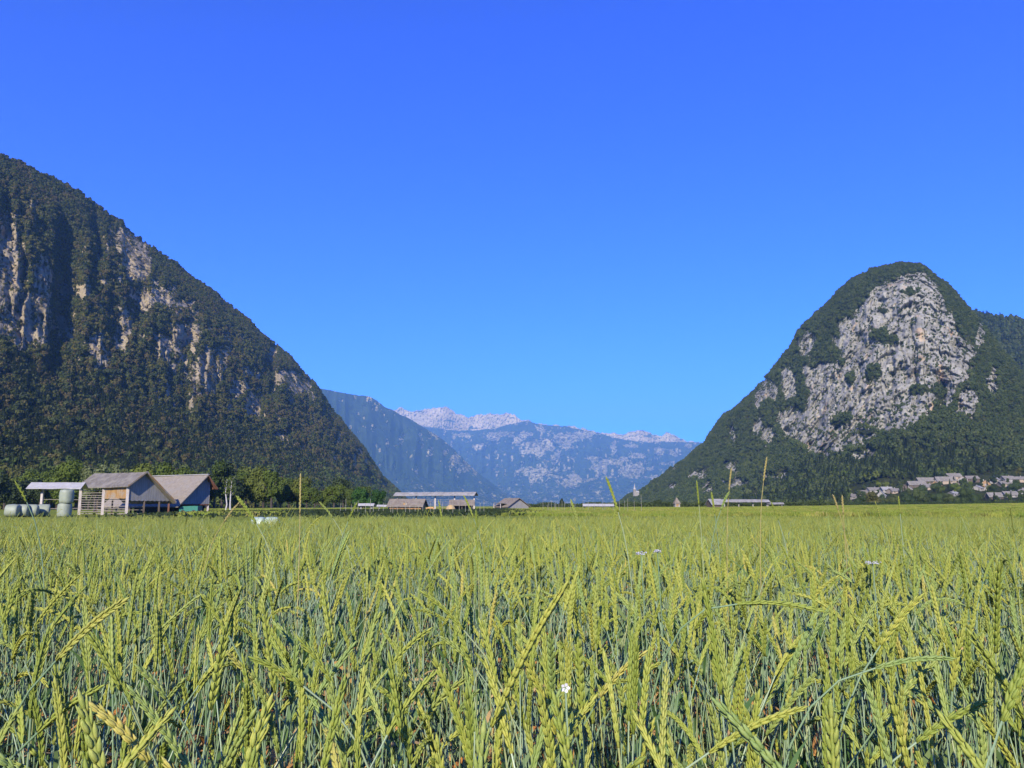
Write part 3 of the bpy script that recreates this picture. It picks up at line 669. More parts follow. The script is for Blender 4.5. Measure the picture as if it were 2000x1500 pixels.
# --- narrow hayrack with pale roof, left
P2 = at(78, 1006, 104)
hr = mk_root('hayrack', (P2.x, P2.y, 0), 'narrow hayrack with pale sheet roof on concrete posts, standing over the wrapped bales', 'hayrack', 'hayracks on the valley floor')
q = rel(frame_pt((P2.x, P2.y), (1, .12), (-.12, 1)), hr)
roof_slabs(q, -1.5, 5.0, [(-1.0, 3.45), (.35, 4.2)], .08, 0, 21).build('roof', M['metal_pale'], hr)
roof_slabs(q, -1.5, 5.0, [(.37, 4.2), (1.5, 3.5)], .08, 0, 22).build('roof', M['metal_pale'], hr)
for a in (0, 2.75): MB().box(q(a, .2, 1.85), (.28, .28, 3.7)).build('post', M['post'], hr)
for a in (0, 2.75): MB().bar(q(a, -.9, 3.45), q(a, 1.4, 3.5), .1).bar(q(a, .2, 2.9), q(a, -.8, 3.4), .08).build('brace', M['dark_wood'], hr)
add_rails(q, hr, 0, 4.9, .2, .9, 3.2, 3, M['rail'], 23, .03)

# --- wrapped bales
def bale_mesh(seed, lying=False):
    rd = random.Random(seed); n = 26; mb = MB(); prof = [(.30, 0), (.56, .02), (.64, .10), (.66, .32), (.67, .62), (.655, .95), (.62, 1.14), (.54, 1.21), (.25, 1.24)]
    mb.lathe([(r_ * rd.uniform(.985, 1.015), z) for r_, z in prof], n)
    vs = []
    for v in mb.v:
        x, y, z = v; a = math.atan2(y, x); k = 1 + .018 * math.sin(a * 5 + seed) + .012 * math.sin(a * 11 + z * 9)
        x, y = x * k, y * k; z += .02 * math.sin(a * 3 + seed)
        vs.append((x, z - .62, y + .66) if lying else (x, y, z))
    mb.v = vs; return mb
bl = [(125, 1006, 95, 0, False, 'lower of two pale green wrapped bales stacked on end under the narrow hayrack'),
      (126, 1006, 95, 1.22, False, 'upper of two pale green wrapped bales stacked on end under the narrow hayrack'),
      (24, 1008, 93, 0, True, 'wrapped silage bale at the far left end of the bale row'), (43, 1008, 94, 0, True, 'second wrapped silage bale from the left in the bale row'),
      (61, 1008, 95, 0, True, 'wrapped silage bale just left of the hayrack post in the bale row'), (84, 1008, 97, 0, True, 'wrapped silage bale just right of the hayrack post, last of the bale row')]
for i, (px_, py_, Y, z0, ly, lab) in enumerate(bl):
    p = at(px_, py_, Y); o = bale_mesh(i, ly).build('wrapped_bale', M['wrap'], None, True); s_ = 1.28 if not ly else 1.1
    o.location = (p.x + (.08 if i == 1 else 0), p.y, z0 * s_); o.scale = (s_ * (.9 if i < 2 else 1), s_ * (.9 if i < 2 else 1), s_); o.rotation_euler = (R(2) * (i == 1), 0, R(8 * i)) if not ly else (0, 0, R(80 + 7 * i))
    tag(o, lab, 'bale', 'wrapped silage bales')
for i, (px_, lab) in enumerate(((505, 'white green wrapped bale in the crop, left of the low pair right of the barns'), (531, 'white green wrapped bale in the crop, right of the low pair right of the barns'))):
    p = at(px_, 1020, 48); o = bale_mesh(9 + i, True).build('wrapped_bale', M['wrap_white'], None, True); o.location = (p.x, p.y, -.18); o.scale = (.62, .62, .62); o.rotation_euler = (0, 0, R(86 + 6 * i)); tag(o, lab, 'bale', 'wrapped silage bales')

# --- generic long hayrack: (left px, right px) at two depths
def long_hayrack(name, pa, pb, zroof, dep, nposts, mats, label, nrail=8, th=.1, seed=0, cat='hayrack', group='hayracks on the valley floor', z0=0., hr_=.55):
    A, B = Vector((pa[0], pa[1], 0)), Vector((pb[0], pb[1], 0)); d = (B - A); L_ = d.length; d.normalize()
    root = mk_root(name, (A.x, A.y, z0), label, cat, group); q = frame_pt((0, 0), (d.x, d.y), (-d.y, d.x))
    roof_slabs(q, -.6, L_ + .6, [(-dep, zroof), (0, zroof + hr_ * dep * 1.1), (dep, zroof)], th, 0, seed).build('roof', mats[0], root)
    for i in range(nposts): MB().box(q(L_ * i / (nposts - 1), 0, zroof / 2 + .1), (.32, .32, zroof + .2)).build('post', mats[1], root)
    add_rails(q, root, 0, L_, 0, .4, zroof - .3, nrail, M['rail'], seed + 3, .03)
    MB().bar(q(0, 0, zroof), q(L_, 0, zroof), .14).build('beam', M['dark_wood'], root)
    return root
A = at(776, 995, 215); B = at(926, 995, 208)
long_hayrack('long_hayrack', A, B, 3.85, 1.4, 5, (M['roof_mix'], M['post']), 'long open hayrack with patched grey roof above two small brown huts', 9, seed=31, z0=.05)
A = at(1387, 990, 258); B = at(1498, 990, 262); z_ = float(ground_z(A.x, A.y))
long_hayrack('low_hayrack', A, B, 2.15, 1.3, 5, (M['roof_mix'], M['plaster']), 'long low hayrack with grey roof and white posts below the right mountain', 2, seed=32, z0=z_ - .1)
A = at(1500, 990, 262); B = at(1527, 990, 262)
long_hayrack('low_hayrack', A, B, 1.5, .8, 2, (M['roof_mix'], M['rail']), 'very low short roof at the right end of the long low hayrack', 0, seed=33, z0=z_ - .1)
A = at(1142, 997, 235); B = at(1195, 997, 235)
long_hayrack('low_shed', A, B, 1.15, 1.0, 4, (M['metal_pale'], M['plaster']), 'low shed with long white roof behind the bean poles', 0, seed=34, cat='shed', group=None, z0=.1)
A = at(705, 996, 190); B = at(726, 996, 190)
long_hayrack('low_shed', A, B, 1.35, .8, 2, (M['metal_pale'], M['board_grey']), 'small low shed with pale roof under the round dark green tree', 0, seed=35, cat='shed', group=None)
A = at(741, 996, 195); B = at(759, 996, 195)
long_hayrack('low_shed', A, B, 1.15, .6, 2, (M['metal_pale'], M['board_grey']), 'tiny low white roof between the round tree and the hut with orange walls', 0, seed=36, cat='shed', group=None)

# --- small huts and houses
def hut(name, px_, pyb, Y, wpx, hw, hr_, dep, ang, mats, label, cat, over=.4, open_front=False, z0=None, group=None, chimney=False, nwin=0, hip=False, wall_to=0., door=False):
    """gabled building; wpx = length along the ridge in photograph pixels"""
    p = at(px_, pyb, Y) if z0 is None else Vector((at(px_, pyb, Y).x, Y, z0))
    L_ = wpx / (FPX / Y); root = empty(name, (p.x, p.y, p.z if z0 is None else z0), ang, label, cat, group)
    a, b = L_ / 2, dep / 2
    if open_front:
        for sx in (-1, 0, 1): MB().box((sx * (a - .1), -b + .1, hw / 2 - .5), (.2, .2, hw + 1)).build('post', mats[1], root)
        MB().box((0, b - .1, hw / 2 - .5), (L_ - .02, .15, hw + 1)).box((-a + .1, .1, hw / 2 - .5), (.15, dep - .4, hw + 1)).build('wall', mats[1], root)
    else:
        w_ = MB(); P_ = [(-b, -1), (b, -1), (b, hw), (0, hr_ - .1) if not hip else (0, hw), (-b, hw)]
        w_.prism([(-a, y, z) for y, z in P_], (L_, 0, 0)); w_.build('wall', mats[1], root)
    r_ = MB(); th = .15; sl_ = (hr_ - hw) / b; e = over
    if hip:
        vs = [(-a - e, -b - e, hw - .05), (a + e, -b - e, hw - .05), (a + e, b + e, hw - .05), (-a - e, b + e, hw - .05), (0, 0, hr_), (-a - e, -b - e, hw - .15), (a + e, -b - e, hw - .15), (a + e, b + e, hw - .15), (-a - e, b + e, hw - .15)]
        r_.add(vs, [(0, 1, 4), (1, 2, 4), (2, 3, 4), (3, 0, 4), (8, 7, 6, 5), (0, 5, 6, 1), (1, 6, 7, 2), (2, 7, 8, 3), (3, 8, 5, 0)])
    else:
        r_.prism([(-a - e, -b - e, hw - e * sl_), (-a - e, 0, hr_), (-a - e, b + e, hw - e * sl_), (-a - e, b + e, hw - e * sl_ + th), (-a - e, 0, hr_ + th), (-a - e, -b - e, hw - e * sl_ + th)][::-1], (L_ + 2 * e, 0, 0))
    ro = r_.build('roof', mats[0], root)
    if chimney: MB().box((a * .4, b * .3, hr_ + .2), (.6, .6, 1.4)).build('chimney', M['plaster'], ro)
    for i in range(nwin):
        x = -a + L_ * (i + .5) / nwin
        wn = MB().box((x, -b - .03, hw * .55), (.95, .1, 1.15)).build('window', mats[2] if len(mats) > 2 else M['board_warm'], root)
        MB().box((x, -b - .09, hw * .55), (.7, .04, .9)).build('pane', M['glass'], wn)
    if door: MB().box((0, -b - .02, .95), (.9, .08, 1.9)).build('door', M['board_warm'], root)
    return root
hut('hut', 796, 995, 196, 62, 1.35, 2.75, 4.4, R(-8), (M['roof_brown'], M['board_orange']), 'small hut with brown roof and bright orange board wall, left end of the long hayrack', 'hut', .6, z0=.02, door=True)
hut('hut', 902, 996, 200, 42, 1.55, 2.55, 3.6, R(4), (M['roof_brown'], M['dark_wood']), 'open fronted brown roofed shelter at the right end of the long hayrack', 'hut', .45, True, z0=.0)
hp = at(880, 997, 196); o = MB(); rd = random.Random(3)
o.lathe([(1.25, 0), (1.2, .5), (.9, 1.1), (.45, 1.45), (.1, 1.55)], 14); hs = o.build('straw_heap', M['hay'], None, True); hs.location = (hp.x, hp.y, 0); tag(hs, 'tan straw heap leaning against the open fronted shelter', 'straw heap')
hp = at(840, 997, 192); o = MB(); o.box((0, 0, .75), (1.9, 1.0, .14)).box((-.8, 0, .35), (.15, .9, .7)).box((.8, 0, .35), (.15, .9, .7)); o.box((.1, 0, .9), (1.3, .6, .16)); lg = o.build('plank_pile', M['board_orange'], None); lg.location = (hp.x, hp.y, 0); tag(lg, 'low pile of orange planks on trestles right of the hut with orange walls', 'plank pile')
b3 = hut('field_barn', 1000, 997, 222, 40, 1.1, 3.15, 7.0, R(-52), (M['roof_brown'], M['board_grey']), 'brown roofed field barn with a lean-to, standing alone before the blue mountains', 'barn', .5, z0=.05, door=True)
q = frame_pt((0, 0), (1, 0), (0, 1)); mb = MB(); 
lp = at(980, 997, 220) - Vector(b3.location); lp.z = 0; lp = Matrix.Rotation(R(52), 3, 'Z') @ lp
mb.prism([(lp.x - 1.6, lp.y - 1.6, 1.9), (lp.x + 1.5, lp.y - 1.6, 1.9), (lp.x + 1.5, lp.y + 1.6, 1.7), (lp.x - 1.6, lp.y + 1.6, 1.7)], (0, 0, .12)); mb.build('lean_to_roof', M['roof_mix'], b3)
for sx, sy in ((-1.5, -1.5), (1.4, -1.5), (-1.5, 1.5)): MB().box((lp.x + sx, lp.y + sy, .9), (.16, .16, 1.8)).build('post', M['post'], b3)
hut('low_barn', 1396, 990, 254, 22, 1.5, 2.9, 4, R(12), (M['roof_mix'], M['dark_wood']), 'small dark barn with grey roof at the left end of the long low hayrack', 'barn', .4, z0=z_ - .1)
sp_ = at(1322, 993, 290); zz = float(ground_z(sp_.x, sp_.y))
hut('wayside_chapel', 1322, 993, 290, 9.5, 1.75, 3.9, 1.75, R(8), (M['roof_brown'], M['plaster']), 'tiny white wayside chapel with steep brown pyramid roof before the right mountain', 'chapel', .25, z0=zz - .05, hip=True, door=True)

# --- church with pointed spire at the end of the right mountain's foot
cp = at(1241, 965, 1560)
ch = empty('church', (cp.x, cp.y, cp.z - 2), R(20), 'white church with pointed white spire beside the foot of the right mountain', 'church')
MB().box((3.6, 0, 1.7), (6, 5, 7.4)).build('nave', M['plaster'], ch)
MB().prism([(.8, -3, 5.2), (.8, 3, 5.2), (.8, 0, 8.2)], (6.2, 0, 0)).build('nave_roof', M['metal_pale'], ch)
tw = MB().box((-1.5, 0, 4.6), (4.4, 4.4, 13)).build('tower', M['plaster'], ch)
MB().lathe([(3.1, 11.1), (2.2, 12.2), (1.3, 14.5), (.7, 18.5), (.1, 22)], 8, 0, (-1.5, 0, 0)).build('spire', M['metal_pale'], ch)
for yy in (-2.24,): MB().box((-1.5, yy, 8.6), (1.0, .1, 2.0)).build('belfry_window', M['glass'], ch)

# --- village on the slope (px, py of base, width px, wall h, ridge h, rotation, roof, wall, label)
V = [
 (1664, 974, 20, 3, 6.0, 30, 'v', 'p', 'leftmost village house, grey roof low behind bushes'),
 (1690, 966, 26, 3, 5.5, -10, 'v', 'c', 'long cream walled house with grey roof behind the yellow green bush'),
 (1706, 962, 24, 3.5, 6.5, 5, 'v', 'p', 'village house with pale grey roof above the leftmost bushes'),
 (1722, 972, 22, 3, 8.0, 60, 'w', 'p', 'village house showing a steep pale roof pointing down to the field'),
 (1731, 960, 20, 3, 6.0, 0, 'w', 'p', 'village house with bright pale roof left of the brown gables'),
 (1746, 963, 20, 3, 6, 15, 'v', 'c', 'low village house with grey roof and cream wall left of the brown gables'),
 (1766, 958, 22, 4, 7.5, 70, 'b', 'd', 'village barn with dark brown boarded gable facing the field, left of two'),
 (1778, 962, 22, 3.5, 7.5, 60, 'v', 'p', 'village house with white wall under a long grey roof in the middle of the cluster'),
 (1790, 952, 32, 4, 8, -5, 'v', 'd', 'broad village barn with large tan grey roof above the white walled house'),
 (1812, 956, 28, 3.5, 7, 8, 'v', 'c', 'village house with cream wall and grey roof below the big twin roofs'),
 (1808, 945, 34, 4, 8, 0, 'v', 'd', 'large village barn with dark gable, left of the big twin roofs'),
 (1830, 950, 24, 4, 7, 55, 'b', 'o', 'village house with orange brown gable under the big twin roofs'),
 (1846, 944, 36, 4, 8.5, -4, 'v', 'c', 'large village house with tan grey roof, right of the big twin roofs'),
 (1862, 936, 26, 4, 7.5, 0, 'v', 'c', 'village house with pale roof topmost of the central cluster'),
 (1881, 941, 16, 4, 7, 60, 'r', 'p', 'narrow village house with rust red roof and white gable right of the central cluster'),
 (1872, 952, 18, 3, 6, 10, 'b', 'p', 'low village house with brown roof and white wall between two bushes'),
 (1897, 940, 24, 4, 7, 0, 'v', 'd', 'dark village house with blue grey roof right of the rust red roof'),
 (1862, 967, 14, 2.5, 4.5, 20, 'w', 'p', 'small white shed among the bushes below the central cluster'),
 (1910, 957, 16, 3, 5.5, 40, 'w', 'p', 'small white walled house in the gap between the two village clusters'),
 (1925, 950, 22, 4, 8, 62, 'v', 'o', 'village house with brown gable and grey roof, left of the pale blue roof'),
 (1930, 958, 22, 3.5, 7, 65, 'b', 'p', 'village house with white gable under a brown roof in the right cluster'),
 (1944, 943, 22, 4, 8, 50, 'w', 'p', 'village house with very pale blue roof and white wall in the right cluster'),
 (1968, 941, 22, 4, 7.5, 5, 'v', 'p', 'village house with grey roof right of the pale blue roof'),
 (1962, 949, 20, 3, 6, 0, 'v', 'c', 'low village house with grey roof under the pale blue roof'),
 (1942, 975, 26, 4, 8.5, -3, 'v', 'd', 'square grey roofed barn standing lowest of the village, left of a pair'),
 (1972, 971, 28, 3.5, 7.5, 6, 'v', 'p', 'grey roofed house with white walls standing lowest of the village, right of a pair'),
 (1990, 940, 24, 3, 6, -8, 'v', 'c', 'village house with grey roof at the right edge of the picture, upper of two'),
 (1994, 962, 20, 3, 6, 0, 'v', 'p', 'village house with pale roof at the right edge of the picture, lower of two'),
 (1594, 981, 16, 2.2, 3.8, 0, 'w', 'p', 'small white hut alone at the forest foot left of the village')]
rm = {'v': M['roof_village'], 'w': M['roof_pale'], 'b': M['roof_brown'], 'r': M['roof_red']}
wm = {'p': M['plaster'], 'c': M['plaster_cream'], 'd': M['dark_wood'], 'o': M['board_warm']}
for (px_, py_, wp, hw, hr_, an, ro_, wa, lab) in V:
    p = hit(px_, py_)
    if p is None: p = at(px_, py_, 640)
    k = p.y / 800
    hut('village_house', px_, py_, p.y, wp, hw * .7 * k, hr_ * .78 * k, 8.5 * k, R(an), (rm[ro_], wm[wa], M['dark_wood']), lab, 'house', .5, z0=p.z - .2, group='houses of the hillside village', nwin=2, chimney=wa != 'd')

# ------------------------------------------------------------------ single trees, bushes
def leaf_tree(name, kind, seed, mat, loc, h, label, cat='tree', group=None, wx=1.0, nleaf=2600, leaf=.032, cache={}):
    key = (kind, seed, mat.name)
    if key not in cache:
        a, b = crown_mb(kind, seed, nleaf, leaf); cache[key] = (a.mesh('crown', mat), b.mesh('trunk', M['bark']))
    cm, tm = cache[key]; root = empty(name, loc, (seed * 1.7 + loc[0]) % 6.28, label, cat, group); root.scale = (h * wx, h * wx, h)
    for nm, me in (('crown', cm), ('trunk', tm)):
        o = bpy.data.objects.new(nm, me); col.objects.link(o); o.parent = root
    return root
def tree_at(name, kind, seed, mat, px_, pytop, Y, label, cat='tree', group=None, wx=1.0, pyb=None, **kw):
    p = at(px_, 990, Y); z = float(ground_z(p.x, Y)) if pyb is None else at(px_, pyb, Y).z
    top = at(px_, pytop, Y).z; return leaf_tree(name, kind, seed, mat, (p.x, Y, z - .1), (top - z) * 1.02, label, cat, group, wx, **kw)
M['t_round'] = tree_mat('round_tree_foliage', [(0, (.024, .068, .009)), (1, (.036, .095, .012))])
M['t_pale'] = tree_mat('willow_foliage', [(0, (.10, .125, .045)), (1, (.145, .165, .065))])
M['t_mid'] = tree_mat('row_tree_foliage', [(0, (.056, .084, .008)), (.5, (.082, .115, .010)), (1, (.115, .138, .018))])
M['t_dark'] = tree_mat('row_tree_foliage_dark', [(0, (.022, .038, .010)), (1, (.040, .06, .014))])
M['t_brown'] = tree_mat('budding_tree_foliage', [(0, (.10, .075, .03)), (1, (.13, .09, .035))])
M['t_bush'] = tree_mat('village_bush_foliage', [(0, (.028, .048, .010)), (.5, (.044, .066, .013)), (1, (.066, .078, .017))])
tree_at('broadleaf_tree', 'round', 41, M['t_round'], 708, 944, 250, 'round rich green tree left of the long hayrack, left of a touching pair', wx=1.05)
tree_at('broadleaf_tree', 'round', 42, M['t_round'], 740, 950, 255, 'round rich green tree left of the long hayrack, right of a touching pair', wx=.95)
tree_at('willow', 'willow', 43, M['t_pale'], 185, 896, 165, 'pale grey green willow rising behind the dark grey barn roof, left and taller of two', wx=.75)
tree_at('willow', 'willow', 44, M['t_pale'], 228, 905, 175, 'pale grey green willow rising behind the dark grey barn roof, right and lower of two', wx=.6)
tree_at('broadleaf_tree', 'round', 45, M['f_bright'], 337, 892, 190, 'bright yellow green tree rising just above the tan barn roof', wx=.85)
tree_at('broadleaf_tree', 'round', 46, M['t_dark'], 1098, 971, 420, 'small dark tree standing out against the blue mountains behind the bean poles', wx=.7)
tree_at('broadleaf_tree', 'tall', 47, M['t_dark'], 1144, 980, 420, 'tiny dark tree above the long white roof', wx=.6)
tree_at('broadleaf_tree', 'bush', 48, M['t_dark'], 1285, 972, 310, 'dark bushy tree left of the wayside chapel', wx=.9)
tree_at('broadleaf_tree', 'tall', 49, M['t_dark'], 1338, 974, 320, 'dark tree just right of the wayside chapel', wx=.8)
rd = random.Random(12)
# the tree line along the foot of the left mountain
i = 0; x_ = -40
ORD = ['first', 'second', 'third', 'fourth', 'fifth', 'sixth', 'seventh', 'eighth', 'ninth', 'tenth', 'eleventh', 'twelfth', 'thirteenth', 'fourteenth', 'fifteenth', 'sixteenth', 'seventeenth', 'eighteenth', 'nineteenth', 'twentieth']
ORD += ['twenty ' + o_ for o_ in ORD[:9]] + ['thirtieth'] + ['thirty ' + o_ for o_ in ORD[:9]]
zone_n = {}
def line_label(i, x, kind, m):
    zn = 'behind the narrow hayrack' if x < 150 else 'behind the barns' if x < 420 else 'beside the larger barn' if x < 590 else 'near the round green tree'
    zone_n[zn] = zone_n.get(zn, -1) + 1
    cl = 'dark green' if m == M['t_dark'] else 'bright green' if m == M['f_bright'] else 'brownish' if m == M['t_brown'] else 'mid green'
    return '%s %s tree, %s from left in the tree line %s' % (cl, 'slim' if kind == 'tall' else 'broad', ORD[zone_n[zn]], zn)
while x_ < 720:
    Yb = 235 + 70 * rd.random() + max(0, x_ - 430) * .25
    top = np.interp(x_, [0, 100, 300, 420, 520, 600, 680, 720], [918, 908, 915, 900, 905, 925, 945, 958]) + rd.uniform(-12, 16)
    kind = rd.choice(['round', 'round', 'tall', 'willow']); mt_ = rd.choice([M['t_mid']] * 5 + [M['t_dark']] * 1 + [M['f_bright']] * 2)
    if abs(x_ - 255) < 12: mt_ = M['t_brown']
    tree_at('tree_line_tree', kind, 50 + (i % 5), mt_, x_, top, Yb, line_label(i, x_, kind, mt_), group='tree line at the foot of the left mountain', wx=rd.uniform(.75, 1.1))
    i += 1; x_ += rd.uniform(11, 20)
# birches: bare white stems, thin crowns
for px_, top, lab in ((440, 936, 'slim birch with bare white trunk, left of two beside the larger barn'), (450, 933, 'slim birch with bare white trunk, right of two beside the larger barn')):
    p = at(px_, 996, 150); r_ = empty('birch', (p.x, 150, 0), 0, lab, 'tree', 'two birches'); H = at(px_, top, 150).z
    tk = MB(); tk.tube([(0, 0, 0), (.25 if px_ < 445 else -.1, 0, H * .25), (-.1, 0, H * .6), (.05, 0, H)], [.15, .13, .09, .03], 7)
    for k in range(7):
        a = k * 2.1; z = H * (.5 + .07 * k); tk.tube([(0, 0, z), (.5 * math.cos(a), .5 * math.sin(a), z + .7)], [.03, .012], 4)
    tk.build('trunk', M['birch'], r_)
    c = MB(); 
    for k in range(260):
        a = rd.random() * 6.28; z = H * rd.uniform(.55, 1.05); rr_ = rd.random() * .8; s_ = .08; pz = Vector((rr_ * math.cos(a), rr_ * math.sin(a), z)); n = Vector((rd.gauss(0, 1), rd.gauss(0, 1), rd.gauss(0, 1))).normalized(); t_ = n.orthogonal() * s_; b_ = n.cross(t_)
        c.add([pz + t_, pz + b_, pz - t_, pz - b_], [(0, 1, 2, 3)])
    c.build('crown', M['t_mid'], r_)
# bushes before the village
for k, (px_, pyb, top, Y, wx, lab) in enumerate([
    (1700, 986, 958, 470, 1.25, 'yellow green round bush in front of the left end of the village'), (1680, 986, 966, 460, 1.0, 'small bush at the left end of the bushes before the village'),
    (1745, 985, 964, 480, 1.3, 'dark bush below the bright pale roof of the village'), (1773, 985, 960, 500, 1.0, 'bush below the white walled house in the village centre'),
    (1797, 984, 950, 520, .95, 'dark green bush standing before the brown gables of the village'), (1835, 984, 957, 500, 1.3, 'broad bush below the big twin roofs of the village'),
    (1858, 984, 962, 480, 1.3, 'broad olive bush right of the small white shed'), (1888, 984, 951, 520, 1.0, 'tall dark bush below the rust red roof'),
    (1905, 983, 962, 500, 1.1, 'bush in the gap between the two village clusters'), (1940, 960, 946, 620, .9, 'small dark tree before the pale blue roof'),
    (1985, 958, 935, 640, 1.0, 'dark tree between the houses at the right edge'), (1650, 986, 972, 440, 1.3, 'low bush left of the first village house'),
    (1960, 984, 976, 450, 1.6, 'low bush at the field edge below the lowest village roofs'), (1999, 984, 970, 460, 1.0, 'low bush at the right edge of the picture'),
    (1818, 945, 928, 780, .8, 'small tree rising behind the big twin roofs'), (1990, 928, 912, 700, .8, 'yellow green tree above the village at the right edge')]):
    p = at(px_, pyb, Y); leaf_tree('bush', 'bush', 60 + k % 4, M['t_bush'] if k not in (0, 15) else M['f_olive'], (p.x, Y, p.z - .3), at(px_, top, Y).z - p.z + .4, lab, 'bush', 'bushes around the village', wx)
rd = random.Random(77)
for k in range(34):
    px_ = rd.uniform(1665, 2010); pyb = np.interp(px_, [1660, 1800, 1870, 2000], [974, 958, 952, 948]) + rd.uniform(-14, 14)
    p = hit(px_, pyb)
    if p is None: continue
    leaf_tree('village_tree', rd.choice(['round', 'bush', 'tall']), 70 + k % 4, rd.choice([M['t_bush'], M['t_dark'], M['t_bush'], M['t_mid']]), (p.x, p.y, p.z - .3), rd.uniform(5, 9.5), 'garden tree among the village roofs, %s from the left' % ORD[k], 'tree', 'garden trees in the village', .9, nleaf=700, leaf=.06)
# hedge strips
def clump_strip(name, pts_, h, n, mat, label, cat, seed, leaf=.12, depth=3):
    rd = random.Random(seed); mb = MB()
    cum = [0]
    for a, b in zip(pts_[:-1], pts_[1:]): cum.append(cum[-1] + math.hypot(b[0]-a[0], b[1]-a[1]))
    for k in range(n):
        s_ = rd.random() * cum[-1]; j = max(i for i in range(len(cum) - 1) if cum[i] <= s_); f = (s_ - cum[j]) / (cum[j+1] - cum[j])
        x = pts_[j][0] + (pts_[j+1][0] - pts_[j][0]) * f + rd.gauss(0, min(depth * .3, 3)); y = pts_[j][1] + (pts_[j+1][1] - pts_[j][1]) * f + rd.gauss(0, depth * .4)
        hh = h * (.75 + .25 * math.sin(s_ * .37 + seed) * math.sin(s_ * .11)); z = float(ground_z(x, y)) + hh * rd.random() ** .6
        nn = Vector((rd.gauss(0, 1), rd.gauss(-.3, 1), rd.gauss(.5, 1))).normalized(); t_ = nn.orthogonal().normalized(); t_ = Matrix.Rotation(rd.random() * 6.28, 3, nn) @ t_ * leaf; b_ = nn.cross(t_)
        P = Vector((x, y, z)); mb.add([P + t_, P + b_ * .6, P - t_, P - b_ * .7], [(0, 1, 2, 3)])
    o = mb.build(name, mat); return tag(o, label, cat, kind='stuff')
def gp(px_, Y): p = at(px_, 990, Y); return (p.x, Y)
clump_strip('low_crop', [gp(540, 160), gp(700, 158), gp(860, 158), gp(975, 165)], .55, 70000, M['t_dark'], 'low dark green crop rows before the long hayrack', 'crop', 1, .22, 62)
clump_strip('hedge', [gp(1020, 420), gp(1120, 400), gp(1220, 400), gp(1300, 340), gp(1420, 330), gp(1560, 340), gp(1640, 360)], 2.8, 16000, M['t_bush'], 'low dark hedge line along the far edge of the valley field', 'hedge', 2, .35, 6)
clump_strip('hedge', [gp(1560, 360), gp(1700, 380), gp(1850, 390), gp(2020, 400)], 2.0, 16000, M['t_bush'], 'low green hedge strip between the right field and the village bushes', 'hedge', 3, .32, 8)
# bean poles
rd = random.Random(5); kk = 0
for lo, hi, n in ((660, 950, 30), (1060, 1100, 8), (1100, 1260, 14)):
    for k in range(n):
        px_ = lo + (hi - lo) * (k + rd.random() * .8) / n; Y = 118 + rd.uniform(-8, 10) if lo < 1000 else 150 + rd.uniform(-10, 20); top = rd.uniform(974, 986) if lo < 1100 else rd.uniform(966, 984)
        p = at(px_, 990, Y); h = at(px_, top, Y).z
        h = max(h, 1)
        mb = MB().tube([(0, 0, -.1), (rd.uniform(-.05, .05), 0, h)], [.036, .026], 5); o = mb.build('bean_pole', M['stake'])
        o.location = (p.x, Y, 0); kk = k if lo != 1100 else k + 8; tag(o, 'thin pale bean pole, %s from the left in the row ' % ORD[kk] + ('before the long hayrack' if lo < 1000 else 'before the blue mountains'), 'pole', 'bean poles ' + ('before the long hayrack' if lo < 1000 else 'before the blue mountains'))


# ------------------------------------------------------------------ wheat
def curve_pts(h, lean, L_, neck, n1=9, n2=10, wob=0.0, seed=0):
    """stem and ear centre lines in the xz plane; lean = sideways drift at the top, neck = extra bend (rad) over the ear"""
    rd = random.Random(seed); st = []
    for i in range(n1 + 1):
        s_ = i / n1; st.append(Vector((lean * s_ ** 3.2 + wob * math.sin(s_ * 5 + seed), wob * .5 * math.sin(s_ * 4 + 1), h * s_)))
    d = (st[-1] - st[-2]).normalized(); th = math.atan2(d.x, d.z); p = st[-1].copy(); er = [p.copy()]
    for i in range(n2):
        th += neck / n2; p = p + Vector((math.sin(th), 0, math.cos(th))) * L_ / n2; er.append(p.copy())
    return st, er
def sample(pts, f):
    f = min(max(f, 0), .9999) * (len(pts) - 1); i = int(f); a = pts[i].lerp(pts[i + 1], f - i); return a, (pts[i + 1] - pts[i]).normalized()
def grain(mb, c, d, side, L_, w_, t_, lod):
    """pointed spikelet floret along d"""
    d = d.normalized(); s_ = (side - d * side.dot(d)).normalized(); n = d.cross(s_)
    if lod == 0: rings = [(-.5, .25), (-.25, .85), (.12, 1), (.36, .6)]; k = 6
    else: rings = [(-.45, .5), (.08, 1)]; k = 4
    vs = []
    for z, r_ in rings:
        for i in range(k):
            a = 6.2832 * i / k; vs.append(c + d * z * L_ + s_ * math.cos(a) * r_ * w_ + n * math.sin(a) * r_ * t_)
    vs.append(c + d * .62 * L_); m = len(rings); fs = []
    for j in range(m - 1):
        for i in range(k): fs.append((j * k + i, j * k + (i + 1) % k, (j + 1) * k + (i + 1) % k, (j + 1) * k + i))
    for i in range(k): fs.append(((m - 1) * k + i, (m - 1) * k + (i + 1) % k, m * k))
    fs.append(tuple(range(k))[::-1]); mb.add(vs, fs)
